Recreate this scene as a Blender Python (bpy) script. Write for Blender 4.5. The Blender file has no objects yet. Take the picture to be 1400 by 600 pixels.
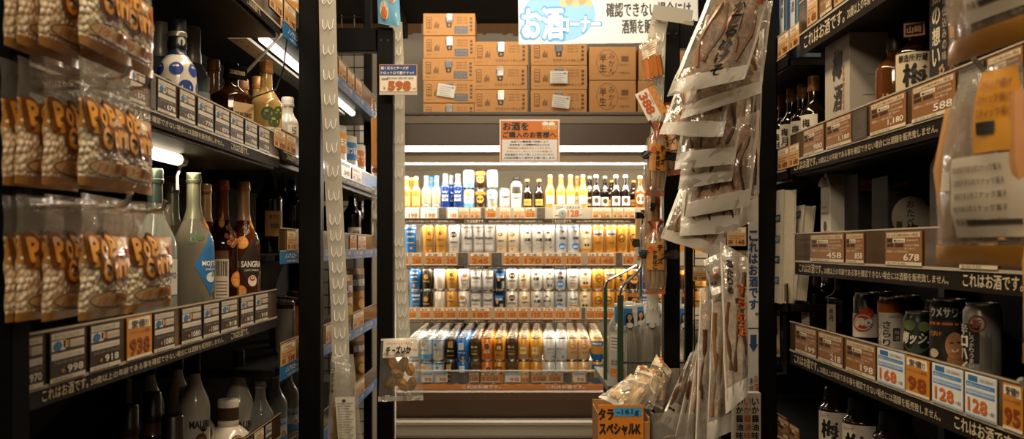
import bpy, bmesh, math, random
from mathutils import Vector, Matrix, noise
random.seed(7)
PI = math.pi
F, VX, VY, EYE = 1300.0, 700.0, 337.0, 1.30
def P(px, py, Y): return Vector(((px-VX)*Y/F, Y, EYE+(VY-py)*Y/F))
def YX(px, X): return F*X/(px-VX)              # depth at which the plane x=X is seen at column px
def ZY(py, Y): return EYE+(VY-py)*Y/F
OBJ, KIDS, LABELS = [], {}, {}
ORD = ['first','second','third','fourth','fifth','sixth','seventh','eighth','ninth','tenth','eleventh','twelfth','thirteenth',
 'fourteenth','fifteenth','sixteenth','seventeenth','eighteenth','nineteenth','twentieth','twenty-first','twenty-second','twenty-third','twenty-fourth','twenty-fifth','twenty-sixth']
# ---------------------------------------------------------------- materials
def lin(h):
    h = h.lstrip('#'); out = []
    for i in (0, 2, 4):
        c = int(h[i:i+2], 16)/255
        out.append(c/12.92 if c <= .04045 else ((c+.055)/1.055)**2.4)
    return out+[1.0]
MATS = {}
def newmat(key):
    m = bpy.data.materials.new(key); m.use_nodes = True; MATS[key] = m
    nt = m.node_tree; b = nt.nodes['Principled BSDF']
    return m, nt, b
def M(col, rough=.5, metal=0.0, var=0.0, scale=30.0, coat=0.0, bump=0.0, spec=.5):
    key = 'surface_%s_%d_%d_%d_%d_%d_%d_%d' % (col.strip('#'), rough*100, metal*100, var*100, scale, coat*100, bump*100, spec*100)
    if key in MATS: return MATS[key]
    m, nt, b = newmat(key)
    b.inputs['Base Color'].default_value = lin(col)
    b.inputs['Roughness'].default_value = rough
    b.inputs['Metallic'].default_value = metal
    b.inputs['Coat Weight'].default_value = coat
    b.inputs['Specular IOR Level'].default_value = spec
    if var or bump:
        tc = nt.nodes.new('ShaderNodeTexCoord'); n = nt.nodes.new('ShaderNodeTexNoise')
        n.inputs['Scale'].default_value = scale; n.inputs['Detail'].default_value = 6
        nt.links.new(tc.outputs['Object'], n.inputs['Vector'])
        if var:
            mx = nt.nodes.new('ShaderNodeMix'); mx.data_type = 'RGBA'
            c = lin(col)
            mx.inputs[6].default_value = [v*(1-var) for v in c[:3]]+[1]
            mx.inputs[7].default_value = [min(1, v*(1+var)) for v in c[:3]]+[1]
            nt.links.new(n.outputs['Fac'], mx.inputs[0]); nt.links.new(mx.outputs[2], b.inputs['Base Color'])
        if bump:
            bp = nt.nodes.new('ShaderNodeBump'); bp.inputs['Strength'].default_value = bump; bp.inputs['Distance'].default_value = .004
            nt.links.new(n.outputs['Fac'], bp.inputs['Height']); nt.links.new(bp.outputs['Normal'], b.inputs['Normal'])
    return m
def emis(col, strength):
    key = 'lamp_%s_%d' % (col.strip('#'), strength*10)
    if key in MATS: return MATS[key]
    m, nt, b = newmat(key)
    b.inputs['Emission Color'].default_value = lin(col); b.inputs['Emission Strength'].default_value = strength
    return m
def film(col, haze, rough=.12, tint='#ffffff', bump=0.0, scale=60., gloss=.25):
    """thin clear plastic: transparent, a milky share, a gloss that grows at grazing angles"""
    key = 'film_%s_%d_%d_%d_%d' % (col.strip('#'), haze*100, rough*100, bump*100, gloss*100)
    if key in MATS: return MATS[key]
    m, nt, b = newmat(key)
    b.inputs['Base Color'].default_value = lin(col); b.inputs['Roughness'].default_value = rough
    out = nt.nodes['Material Output']
    tr = nt.nodes.new('ShaderNodeBsdfTransparent'); tr.inputs[0].default_value = lin(tint)
    lw = nt.nodes.new('ShaderNodeLayerWeight'); lw.inputs['Blend'].default_value = .35
    ma = nt.nodes.new('ShaderNodeMath'); ma.operation = 'MULTIPLY_ADD'; ma.use_clamp = True
    ma.inputs[1].default_value = gloss; ma.inputs[2].default_value = haze
    nt.links.new(lw.outputs['Fresnel'], ma.inputs[0])
    gl = nt.nodes.new('ShaderNodeBsdfGlossy'); gl.inputs['Roughness'].default_value = rough
    m1 = nt.nodes.new('ShaderNodeMixShader'); m2 = nt.nodes.new('ShaderNodeMixShader')
    nt.links.new(ma.outputs[0], m1.inputs[0]); nt.links.new(tr.outputs[0], m1.inputs[1]); nt.links.new(b.outputs[0], m1.inputs[2])
    m2.inputs[0].default_value = min(.12, .35*gloss); nt.links.new(m1.outputs[0], m2.inputs[1]); nt.links.new(gl.outputs[0], m2.inputs[2])
    nt.links.new(m2.outputs[0], out.inputs[0])
    if bump:
        tc = nt.nodes.new('ShaderNodeTexCoord'); n = nt.nodes.new('ShaderNodeTexNoise')
        n.inputs['Scale'].default_value = scale; n.inputs['Detail'].default_value = 3
        nt.links.new(tc.outputs['Object'], n.inputs['Vector'])
        bp = nt.nodes.new('ShaderNodeBump'); bp.inputs['Strength'].default_value = bump; bp.inputs['Distance'].default_value = .008
        nt.links.new(n.outputs['Fac'], bp.inputs['Height'])
        for q in (b, gl): nt.links.new(bp.outputs['Normal'], q.inputs['Normal'])
    return m
def popcorn_mat():
    m, nt, b = newmat('popped_corn')
    tc = nt.nodes.new('ShaderNodeTexCoord'); v = nt.nodes.new('ShaderNodeTexVoronoi'); v.inputs['Scale'].default_value = 125
    r = nt.nodes.new('ShaderNodeValToRGB')
    e = r.color_ramp.elements; e[0].position = .08; e[0].color = lin('#fbf4e4'); e[1].position = .95; e[1].color = lin('#b08c5c')
    x = r.color_ramp.elements.new(.45); x.color = lin('#ead9b6')
    nt.links.new(tc.outputs['Object'], v.inputs['Vector']); nt.links.new(v.outputs['Distance'], r.inputs[0])
    nt.links.new(r.outputs[0], b.inputs['Base Color']); b.inputs['Roughness'].default_value = .3; b.inputs['Coat Weight'].default_value = .6
    bp = nt.nodes.new('ShaderNodeBump'); bp.inputs['Strength'].default_value = .7; bp.inputs['Distance'].default_value = .006; bp.invert = True
    nt.links.new(v.outputs['Distance'], bp.inputs['Height']); nt.links.new(bp.outputs['Normal'], b.inputs['Normal'])
    return m
POP = popcorn_mat()
def ink(col): return M(col, .55)
BLACK = M('#040404', .45, 0, .2, 12, spec=.2); STEEL = M('#b9b6ae', .22, 1.0); DARK = M('#120d09', .5, 0, .25, 8); CARD = M('#b8844c', .8, 0, .12, 40)
CLEAR = film('#efe9dc', .06, .08, bump=.25, gloss=.6); SQL = film('#f4eee0', .26, .14, bump=.5, scale=35, gloss=.7); SQF = film('#f4eee0', .15, .12, bump=.5, scale=35, gloss=.65); MILKY = film('#eee9dc', .38, .22, bump=.35, gloss=.5); TAG = film('#d9d2c2', .55, .3)
# ---------------------------------------------------------------- text
_T = {}
def glyphs(s, bold):
    k = (s, bold)
    if k not in _T:
        cu = bpy.data.curves.new('lettering', 'FONT'); cu.body = s; cu.size = 1; cu.offset = bold; cu.resolution_u = 2; cu.fill_mode = 'FRONT'
        ob = bpy.data.objects.new('lettering', cu); me = ob.to_mesh()
        v = [(p.co.x, p.co.y) for p in me.vertices]; f = [tuple(p.vertices) for p in me.polygons]
        ob.to_mesh_clear(); bpy.data.objects.remove(ob); bpy.data.curves.remove(cu)
        if not v: v = [(0, 0), (1, 0), (1, 1)]; f = []
        x0 = min(p[0] for p in v); y0 = min(p[1] for p in v); w = max(p[0] for p in v)-x0; h = max(p[1] for p in v)-y0
        _T[k] = ([(a-x0, b-y0) for a, b in v], f, max(w, 1e-4), max(h, 1e-4))
    return _T[k]
def flat(y=-.0008): return lambda u, v: (u, y, v)
# ---------------------------------------------------------------- mesh collector
class MB:
    def __init__(s): s.v, s.f, s.mi, s.sm, s.mats = [], [], [], [], []
    def add(s, vs, fs, mat, smooth=False):
        if mat not in s.mats: s.mats.append(mat)
        k = s.mats.index(mat); b = len(s.v)
        s.v += [tuple(p) for p in vs]
        for f in fs: s.f.append(tuple(b+i for i in f)); s.mi.append(k); s.sm.append(smooth)
        return s
    def box(s, x0, x1, y0, y1, z0, z1, mat, bev=0.0, mx=None):
        bm = bmesh.new(); bmesh.ops.create_cube(bm, size=1)
        for v in bm.verts: v.co = Vector((x0+(v.co.x+.5)*(x1-x0), y0+(v.co.y+.5)*(y1-y0), z0+(v.co.z+.5)*(z1-z0)))
        if bev: bmesh.ops.bevel(bm, geom=bm.edges[:], offset=bev, segments=2, affect='EDGES', profile=.5)
        if mx: bm.transform(mx)
        bm.verts.index_update()
        s.add([v.co[:] for v in bm.verts], [[v.index for v in f.verts] for f in bm.faces], mat); bm.free(); return s
    def lathe(s, prof, mat, seg=24, cx=0, cy=0, flute=0.0, nf=12, smooth=True):
        """prof: (r, z[, material of the band above])"""
        n = len(prof); vs = []
        for p in prof:
            for i in range(seg):
                a = 2*PI*i/seg; r = p[0]*(1+flute*math.cos(nf*a)); vs.append((cx+r*math.sin(a), cy-r*math.cos(a), p[1]))
        for j in range(n-1):
            m = prof[j][2] if len(prof[j]) > 2 and prof[j][2] else mat
            s.add([], [], m)
        b = len(s.v); s.v += vs
        for j in range(n-1):
            m = prof[j][2] if len(prof[j]) > 2 and prof[j][2] else mat
            k = s.mats.index(m)
            for i in range(seg):
                i2 = (i+1) % seg
                s.f.append((b+j*seg+i, b+j*seg+i2, b+(j+1)*seg+i2, b+(j+1)*seg+i)); s.mi.append(k); s.sm.append(smooth)
        for j, rev in ((0, True), (n-1, False)):
            if prof[j][0] > 1e-5:
                f = [b+j*seg+i for i in range(seg)]
                s.f.append(tuple(f[::-1] if rev else f)); s.mi.append(s.mats.index(prof[j][2] if j == 0 and len(prof[j]) > 2 and prof[j][2] else mat)); s.sm.append(False)
        return s
    def tube(s, pts, r, mat, seg=8, taper=None):
        pts = [Vector(p) for p in pts]; n = len(pts); vs = []
        up = Vector((0, 0, 1)); prev = None
        for i, p in enumerate(pts):
            t = (pts[min(i+1, n-1)]-pts[max(i-1, 0)]).normalized()
            if prev is None: a = t.cross(up if abs(t.z) < .9 else Vector((1, 0, 0))).normalized()
            else: a = (prev-t*prev.dot(t)).normalized()
            prev = a; b = t.cross(a); rr = r if taper is None else r*taper[i]
            vs += [p+a*rr*math.cos(2*PI*k/seg)+b*rr*math.sin(2*PI*k/seg) for k in range(seg)]
        fs = [(j*seg+i, j*seg+(i+1) % seg, (j+1)*seg+(i+1) % seg, (j+1)*seg+i) for j in range(n-1) for i in range(seg)]
        fs += [tuple(range(seg))[::-1], tuple((n-1)*seg+i for i in range(seg))]
        return s.add(vs, fs, mat, True)
    def patch(s, fn, x0, x1, z0, z1, mat, n=1, m=1):
        vs = [fn(x0+(x1-x0)*i/n, z0+(z1-z0)*j/m) for j in range(m+1) for i in range(n+1)]
        return s.add(vs, [(j*(n+1)+i, j*(n+1)+i+1, (j+1)*(n+1)+i+1, (j+1)*(n+1)+i) for j in range(m) for i in range(n)], mat, n > 1)
    def disc(s, fn, cx, cz, rx, rz, mat, n=20, rot=0):
        vs = [fn(cx, cz)]+[fn(cx+rx*math.cos(2*PI*i/n+rot), cz+rz*math.sin(2*PI*i/n+rot)) for i in range(n)]
        return s.add(vs, [(0, 1+i, 1+(i+1) % n) for i in range(n)], mat)
    def ring(s, fn, cx, cz, rx, rz, t, mat, n=24):
        vs = [fn(cx+(rx-k*t)*math.cos(2*PI*i/n), cz+(rz-k*t)*math.sin(2*PI*i/n)) for k in (0, 1) for i in range(n)]
        return s.add(vs, [(i, (i+1) % n, n+(i+1) % n, n+i) for i in range(n)], mat)
    def star(s, fn, cx, cz, r, mat):
        vs = [fn(cx, cz)]+[fn(cx+(r if i % 2 == 0 else r*.42)*math.sin(PI*i/5), cz+(r if i % 2 == 0 else r*.42)*math.cos(PI*i/5)) for i in range(10)]
        return s.add(vs, [(0, 1+(i+1) % 10, 1+i) for i in range(10)], mat)
    def poly(s, fn, pts, mat):
        return s.add([fn(*p) for p in pts], [tuple(range(len(pts)))], mat)
    def text(s, t, fn, x, z, h, mat, w=None, align='c', bold=0.0, slant=0.0):
        """lettering of height h at (x, z = its foot); w squeezes it to that width"""
        o_ = 0.0 if any(c > "\u31ff" for c in t) else .012
        v, f, gw, gh = glyphs(t, min(bold, o_))
        sz = h/gh; sx = w/gw if w else sz; W = gw*sx
        ox = x-(W/2 if align == 'c' else 0 if align == 'l' else W); d = bold-o_
        n = 0 if d < .004 else 4 if d < .05 else 8
        for k in range(max(n, 1)):
            dx, dz = (d*min(sz, sx)*math.cos(2*PI*k/n), d*min(sz, sx)*math.sin(2*PI*k/n)) if n else (0, 0)
            def lift(u, w_, e=.00007*k):
                p = Vector(fn(u, w_))
                if not e: return p
                q = h*.02; return p+((Vector(fn(u+q, w_))-p).cross(Vector(fn(u, w_+q))-p)).normalized()*e
            s.add([lift(ox+dx+a*sx+slant*b*sz, z+dz+b*sz) for a, b in v], f, mat)
        return s
    def blob(s, c, A, B, C, mat, n=12, m=8):
        vs = []
        for j in range(m+1):
            t = PI*j/m
            vs += [Vector(c)+Vector(A)*math.sin(t)*math.cos(2*PI*i/n)+Vector(B)*math.sin(t)*math.sin(2*PI*i/n)+Vector(C)*math.cos(t) for i in range(n)]
        return s.add(vs, [(j*n+i, j*n+(i+1) % n, (j+1)*n+(i+1) % n, (j+1)*n+i) for j in range(m) for i in range(n)], mat, True)
    def vtext(s, t, fn, x, ztop, ch, mat, bold=0.0, gap=1.08, w=None):
        for i, c in enumerate(t):
            if c in ' 、': continue
            k = .25 if c in '。・' else .9
            s.text(c, fn, x+(ch*.3 if c == '。' else 0), ztop-(i+1)*ch*gap+(ch*.5 if c == '。' else 0), ch*k, mat, None if c in '。一ー・' else (w or ch*.9), bold=bold)
        return s
    def build(s, name, parent=None, loc=(0, 0, 0), rotz=0.0, sharp=38):
        me = bpy.data.meshes.new(name); me.from_pydata(s.v, [], s.f); me.polygons.foreach_set('material_index', s.mi); me.polygons.foreach_set('use_smooth', s.sm)
        for m in s.mats: me.materials.append(m)
        me.update()
        if any(s.sm): me.set_sharp_from_angle(angle=math.radians(sharp))
        o = bpy.data.objects.new(name, me); o.location = loc; o.rotation_euler = (0, 0, rotz)
        return reg(o, parent)
def reg(o, parent=None):
    OBJ.append(o)
    if parent is not None: o.parent = parent; KIDS.setdefault(parent.name, []).append(o)
    return o
def tag(o, label, cat, group=None):
    o['label'] = label; o['category'] = cat
    if group: o['group'] = group
    LABELS.setdefault(label, []).append(o.name)
    return o
def thing(name, label, cat, loc=(0, 0, 0), rotz=0.0, group=None):
    o = bpy.data.objects.new(name, None); o.empty_display_size = .05; o.location = loc; o.rotation_euler = (0, 0, rotz)
    return tag(reg(o), label, cat, group)
def struct(o): o['kind'] = 'structure'; return o
def dup(root, label, loc, rotz=None, group=None):
    c = root.copy(); OBJ.append(c); c.location = loc
    if rotz is not None: c.rotation_euler = (0, 0, rotz)
    for k in KIDS.get(root.name, []):
        d = k.copy(); OBJ.append(d); d.parent = c; KIDS.setdefault(c.name, []).append(d)
        for g in KIDS.get(k.name, []):
            e = g.copy(); OBJ.append(e); e.parent = d
    if label:
        c['label'] = label; LABELS.setdefault(label, []).append(c.name)
    if group: c['group'] = group
    return c
L90, R90 = PI/2, -PI/2
# ================================================================ the setting
def wallbox(name, *a, mat=None, bev=0): return struct(MB().box(*a, mat, bev).build(name))
wallbox('floor', -2.2, 2.2, -1.5, 6.6, -.1, 0, mat=M('#6b6358', .35, 0, .15, 5))
wallbox('ceiling', -2.2, 2.2, -1.5, 6.6, 2.80, 2.90, mat=M('#1a1512', .8, 0, .2, 4))
wallbox('wall_left', -2.2, -2.1, -1.5, 6.6, 0, 2.8, mat=M('#3a322a', .8, 0, .1, 3))
wallbox('wall_right', 2.1, 2.2, -1.5, 6.6, 0, 2.8, mat=M('#3a322a', .8, 0, .1, 3))
wb = MB().box(-2.2, 2.2, 6.4, 6.5, 0, 2.8, M('#a79d8b', .85, 0, .08, 3))
PEEL = M('#7a5836', .85, 0, .2, 20)
x = -2.1
while x < 2.1:                                    # torn brown paper band under the ceiling
    w = random.uniform(.02, .07)
    if not (-.62 < x < -.55): wb.patch(lambda u, v: (u, 6.398, v), x, x+w, 2.725+random.uniform(-.012, .012), 2.80, PEEL)
    x += w
struct(wb.build('wall_back'))
bm_ = MB()
bm_.box(-.75, -.70, 3.0, 6.4, 2.70, 2.80, M('#241b14', .7, 0, .2, 6)); struct(bm_.build('trim_1'))
# ================================================================ gondola shelving, one run each side
NOTICE_S, NOTICE_L = 'これはお酒です。', '20歳以上の年齢である事を確認できない場合には酒類を販売致しません。'
BOARD = M('#0a0806', .5, 0, .25, 10, spec=.25); RAILB = film('#5e452e', .55, .15, tint='#b8a284', gloss=.5); STRIP = M('#160e08', .6, 0, .15, 15, spec=.2)
CREAM = ink('#d9c9a8'); WHITE = ink('#efe8da'); GREY = ink('#6f675c')
def gondola(name, label, loc, rotz, y0, y1, depth, H, posts):
    r = thing(name, label, 'shelving', loc, rotz)
    MB().box(y0, y1, depth-.02, depth, .05, H, M('#050403', .7, 0, .2, 6, spec=.1)).build('back_panel', r)
    MB().box(y0, y1, .03, depth-.02, .0, .14, BLACK).build('base', r)
    if y0 < -3: MB().box(y0, y0+.015, .01, depth, .05, 2.0, M('#050403', .7, 0, .2, 6, spec=.1), .002).build('end_panel', r)
    for p in posts: MB().box(p-.02, p+.02, depth-.07, depth-.021, .0, H, BLACK, .003).build('upright', r)
    return r
def shelf(r, x0, x1, z, depth, rt, rb, sb, text=True, lamp=None, under=BOARD, blue=False, y=0.0, rail=None, th=.02, tilt=.35):
    """board + price rail (rt..rb) + notice strip (rb..sb), all heights in the world"""
    s = MB().box(x0, x1, y+.006, y+depth, z-th, z, under, .002).build('shelf', r)
    q = MB(); q.box(x0, x1, -.002, .0015, 0, rt-rb+.004, rail or RAILB)
    q.patch(lambda u, v: (u, -.0035, v), x0, x1, -.003, .002, M('#b7ab97', .25)); q.patch(lambda u, v: (u, -.0035, v), x0, x1, rt-rb+.001, rt-rb+.004, M('#b7ab97', .25))
    q.build('price_rail', s, (0, y-.004, rb))
    if blue:
        n = MB().box(x0, x1, 0, .002, 0, rb-sb, M('#2b6ea6', .35)); f = flat(-.001); xx = x0+.05
        while xx < x1-.25:
            n.text('ノンアルコール飲料', f, xx, (rb-sb)*.42, (rb-sb)*.42, WHITE, .2, 'l', .02); n.text('お酒ではありません', f, xx+.02, (rb-sb)*.12, (rb-sb)*.18, WHITE, .16, 'l'); xx += .27
        n.build('notice_strip', s, (0, y-.008, sb))
    else:
        n = MB().box(x0, x1, 0, .002, 0, rb-sb, STRIP); f = flat(-.001); h = rb-sb; xx = x0+.04
        if text:
            while xx < x1-.3:
                n.text(NOTICE_S, f, xx, h*.2, h*.62, CREAM, h*5.2, 'l', .012)
                w2 = min(.62, x1-xx-h*5.5-.02)
                if w2 > .3: n.text(NOTICE_L, f, xx+h*5.5, h*.24, h*.42, CREAM, w2, 'l')
                xx += h*5.5+w2+.05
        n.build('notice_strip', s, (0, y-.006, sb))
    if lamp:
        t = MB(); a, b, zz, yy = lamp
        t.tube([(a, yy, zz), (a+.03, yy, zz)], .0135, M('#c9c4b8', .4)); t.tube([(a+.03, yy, zz), (b-.03, yy, zz)], .0125, emis('#ffe9c8', 3.0), 10); t.tube([(b-.03, yy, zz), (b, yy, zz)], .0135, M('#c9c4b8', .4))
        t.tube([(b+.0, yy, zz), (b+.02, yy+.01, zz-.005), (b+.025, yy+.02, zz-.03), (b+.026, yy+.02, zz-.06)], .003, WHITE, 6)
        t.build('lamp_tube', s)
    return s
def area(name, loc, rot, sx, sy, watts, col='#ffe6c4'):
    d = bpy.data.lights.new(name, 'AREA'); d.shape = 'RECTANGLE'; d.size = sx; d.size_y = sy; d.energy = watts; d.color = lin(col)[:3]
    o = bpy.data.objects.new(name, d); o.location = loc; o.rotation_euler = rot; OBJ.append(o); return o
XL, XR = -.60, .72
gl = gondola('gondola_shelving', 'black shelving run full of liquor bottles behind the popcorn bags', (XL, 0, 0), L90, 1.0, 4.5, .46, 2.25, (1.02, 2.46, 4.48))
PALE = M('#544c40', .45, 0, .1, 6)
shelf(gl, 1.16, 2.42, 1.515, .42, 1.583, 1.525, 1.50, lamp=(1.25, 2.02, 1.482, .10), under=PALE)
shelf(gl, 1.16, 2.40, 1.115, .42, 1.190, 1.123, 1.098)
shelf(gl, 1.16, 2.44, .80, .42, .872, .815, .79)
shelf(gl, 1.30, 2.44, 1.855, .42, 1.925, 1.862, 1.840)
shelf(gl, 2.46, 4.40, 1.88, .30, 1.945, 1.885, 1.845, blue=True)
shelf(gl, 2.46, 4.40, 1.53, .42, 1.60, 1.548, 1.525)
shelf(gl, 2.43, 4.40, 1.28, .42, 1.345, 1.288, 1.255, blue=True)
shelf(gl, 2.43, 4.40, .985, .42, 1.05, .990, .955, blue=True)
shelf(gl, 2.46, 4.40, .71, .42, .78, .722, .69, blue=True)
area('shelf_lamp_left', (XL-.10, 1.70, 1.462), (0, 0, 0), .03, .8, 1.6)
area('shelf_lamp_left_far', (XL-.06, 3.0, 1.82), (0, 0, 0), .03, 1.0, 2.2, '#fff0dc')
gl_l = MB().box(2.46, 3.9, .085, .135, 1.838, 1.846, M('#d8d4c8', .3, .3)); 
for i in range(24): gl_l.disc(lambda u, v: (u, v, 1.8376), 2.5+i*.055, .11, .004, .004, BLACK, 8)
gl_l.tube([(2.5, .055, 1.847), (3.9, .055, 1.847)], .0125, emis('#fff2df', 2.5), 10); gl_l.build('lamp_tube', gl)
MB().tube([(2.44, -.01, 1.845), (2.38, .09, 1.71)], .004, film('#d9d2c2', .5, .2), 8).build('shelf_stay', gl)
MB().tube([(2.50, -.008, 1.845), (2.47, -.006, 1.76), (2.42, .0, 1.70), (2.30, .03, 1.66)], .002, BLACK, 6).build('cable', gl)
gr = gondola('gondola_shelving', 'black shelving run with plum liquor, cartons and cans beside the dried squid', (XR, 0, 0), R90, -3.5, -1.0, .46, 2.25, (-3.48, -2.46, -1.02))
def rs(y0, y1, *a, **k): return shelf(gr, -y1, -y0, *a, **k)
rs(1.10, 2.44, 1.50, .42, 1.583, 1.518, 1.484)
rs(1.10, 2.40, 1.25, .42, 1.330, 1.264, 1.230)
rs(1.10, 2.44, 1.03, .42, 1.106, 1.036, 1.000)
rs(1.10, 2.36, 1.80, .42, 1.90, 1.824, 1.770)
rs(1.10, 2.44, .68, .42, .74, .68, .65)
rs(2.47, 3.40, 1.79, .42, 1.86, 1.80, 1.77, text=False)
rs(2.47, 3.40, 1.49, .42, 1.56, 1.50, 1.478, text=False)
rs(2.47, 3.40, .78, .42, .85, .79, .77, text=False)
rs(2.47, 3.40, 1.15, .42, 1.20, 1.155, 1.13, text=False)
# ================================================================ price cards
def mkcard(w, h, style, price, seed=0):
    rnd = random.Random(seed*7+len(price)); b = MB(); f = flat(-.0016); x0, x1 = -w/2, w/2
    def bar(a, c, d, e, col): b.patch(f, x0+a*w, x0+c*w, d*h, e*h, ink(col))
    def T(t, a, d, hh, col, ww=None, al='l', bold=0.0): b.text(t, flat(-.0022), x0+a*w, d*h, hh*h, ink(col), ww*w if ww else None, al, bold)
    base = {'navy': '#2a1d14', 'sale': '#cc8526', 'brown': '#8f6034', 'blue': '#e6e6e2', 'cool': '#c8893e', 'white': '#eae7de', 'grey': '#4c443a', 'pale': '#cda878'}[style]
    b.box(x0, x1, -.0015, 0, 0, h, M(base, .45))
    if style == 'navy':
        bar(.04, .96, .84, .97, '#cfc5b2'); T('カクテル リキュール', .1, .865, .08, '#3a2a1a', .7)
        bar(.04, .42, .62, .82, '#e2dccf'); b.disc(flat(-.0022), x0+.2*w, .72*h, .12*w, .09*h, ink('#2b6ea6'), 16)
        bar(.36, .44, .66, .80, '#e6e1d6'); bar(.44, .52, .66, .80, '#cf7a2a'); bar(.55, .96, .64, .80, '#c9bfae'); T('スパークリング', .57, .68, .06, '#6b5a48', .36)
        bar(.04, .96, .44, .57, '#ddd5c5'); T('スパークリングワイン 750ml', .08, .47, .06, '#7a6a58', .8)
        T('スタンダード', .1, .34, .06, '#c8b493', .5); T('リキュール', .64, .34, .06, '#c8b493', .3)
        b.disc(flat(-.0022), x0+.34*w, .2*h, .05*w, .045*h, ink('#b9793a'), 10)
        T(price, .92, .14, .15, '#e9e2d2', .46, 'r', .03); bar(0, 1, 0, .09, '#d8cfbc'); T('|||| ||| |||| |||', .1, .02, .05, '#4a3a2a', .5)
    elif style in ('sale', 'cool'):
        b.poly(f, [(x0+.04*w, .76*h), (x0+.94*w, .72*h), (x0+.9*w, .98*h), (x0+.06*w, .96*h)], ink('#f0e6d2')); T('安値!!', .5, .76, .18, '#4a3520', .66, 'c', .02)
        T('スペシャル価格', .1, .6, .09, '#7a3a10', .8); T(price, .5, .12, .42 if style == 'cool' else .36, '#8c3c0c' if style == 'sale' else '#a04f18', .78, 'c', .04)
        bar(0, 1, 0, .07, '#e8dcc4')
    elif style == 'brown':
        bar(.04, .96, .82, .96, '#d8c3a0'); T('さっぱり梅の味わい限定', .08, .845, .09, '#5a3a20', .84)
        bar(.05, .2, .67, .79, '#2a1c12'); bar(.22, .56, .67, .79, '#e9dfcc'); T('●500ml', .25, .69, .07, '#3a2a1a', .28); bar(.6, .95, .68, .78, '#7c4a20'); T('国産梅使用', .62, .69, .07, '#e9d8b8', .3)
        bar(.05, .24, .53, .64, '#2a1c12'); bar(.28, .52, .53, .64, '#3a2616'); T('やわらかな酸味', .56, .55, .07, '#e9d8b8', .38); T('香り豊かな', .56, .46, .06, '#e9d8b8', .3)
        T('梅酒らしい甘み仕込み', .06, .36, .08, '#ecd9b4', .6)
        T(price, .95, .14, .2, '#f0e6d2', .42, 'r', .02); bar(0, 1, 0, .10, '#d8cbb0'); T('||| |||| || ||||', .08, .02, .06, '#4a3a2a', .5)
    elif style == 'blue':
        bar(.1, .42, .82, .96, '#2b6ea6'); bar(.46, .98, .84, .95, '#cfd3d4'); T('1点 350ml', .5, .86, .07, '#5a5a5a', .4)
        for i, q in enumerate((.70, .58, .50)): bar(.04, .96, q, q+.1 if i == 0 else q+.06, '#3b86c2' if i != 1 else '#79aed6'); T('果実のさわやかサワー', .08, q+.015, .05, '#eef4f8', .8)
        T(price, .42, .13, .30, '#d0661a', .62, 'c', .035); T('+税', .78, .14, .10, '#3a5a7a', .18); bar(0, 1, 0, .06, '#9fb4c2')
    elif style == 'white':
        bar(.04, .96, .74, .95, '#8fbddb'); T('スペシャル', .1, .78, .13, '#ffffff', .5); T('フルーツボトル', .1, .55, .12, '#5a6a7a', .75); T(price, .6, .1, .36, '#d8701c', .6, 'c', .04, )
        b.ring(flat(-.002), 0, h*.5, w*.49, h*.49, .0012, ink('#8fbddb'), 4) if False else None
    elif style == 'pale':
        bar(.05, .95, .7, .92, '#f0e6d2'); T('お買得品', .12, .73, .15, '#8a4a1a', .6); bar(.08, .9, .48, .54, '#a8733c'); bar(.08, .7, .36, .42, '#a8733c'); T(price, .9, .08, .24, '#8a3c0e', .45, 'r', .03); bar(.06,.3,.08,.3,'#8a5a2c')
    else:
        for i in range(10): bar(rnd.uniform(.05, .8), rnd.uniform(.82, .95), .08+i*.085, .12+i*.085, '#6a6154')
    return b
CARD_N = {'navy': 'dark brown price card', 'sale': 'orange sale price card', 'brown': 'brown price card', 'blue': 'white and blue price card', 'cool': 'orange price card', 'white': 'white and blue price card', 'grey': 'dark grey blank card', 'pale': 'pale brown price card'}
_cc = {}
def put_card(w, h, style, price, label, group, loc, rotz, tilt=0.0):
    k = (round(w, 3), round(h, 3), style, price)
    if k in _cc: o = dup(_cc[k], None, loc, rotz)
    else: o = mkcard(w, h, style, price, len(_cc)).build('price_card', None, loc, rotz); _cc[k] = o
    o.rotation_euler = (tilt, 0, rotz); tag(o, label, 'price card', group); return o
def rail_cards(side, cards, z0, z1, where, group, X=None, far=False):
    X = X if X is not None else (XL+.0075 if side == 'L' else XR-.0075)
    for i, (a, b, st, pr) in enumerate(cards):
        y0, y1 = YX(a, X), YX(b, X); ym = (y0+y1)/2; w = abs(y1-y0)*.97
        lab = '%s, %s %s' % (CARD_N[st], ORD[i], where)
        put_card(w, z1-z0, st, pr, lab, group, (X, ym, z0), L90 if side == 'L' else R90)
rail_cards('L', [(176, 198, 'navy', '570'), (205, 212, 'grey', ''), (214, 240, 'navy', '678'), (244, 266, 'navy', '678'), (269, 291, 'navy', '778'), (293, 313, 'navy', '870'), (314, 332, 'navy', '808'), (334, 351, 'navy', '798'), (353, 368, 'navy', '738')], 1.527, 1.582, 'in line on the rail below the blue dotted bottle', 'cards below the blue dotted bottle')
rail_cards('L', [(20, 58, 'navy', '970'), (66, 116, 'navy', '998'), (121, 164, 'navy', '918'), (172, 207, 'sale', '938'), (209, 238, 'navy', '1080'), (247, 275, 'navy', '1080'), (277, 299, 'navy', '1080'), (301, 324, 'navy', '918'), (328, 346, 'navy', '918'), (348, 366, 'navy', '918')], 1.124, 1.189, 'in line on the rail below the mojito bottle', 'cards below the mojito bottle')
def far_cards(rows):
    for n, (cards, z0, z1, where) in enumerate(rows): rail_cards('L', cards, z0, z1, where, 'cards on the far stretch of bottle shelving')
rail_cards('L', [(347, 360, 'pale', '1580'), (362, 371, 'navy', '1380')], .818, .87, 'on the rail in front of the round white flask', 'cards in front of the round white flask')
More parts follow.
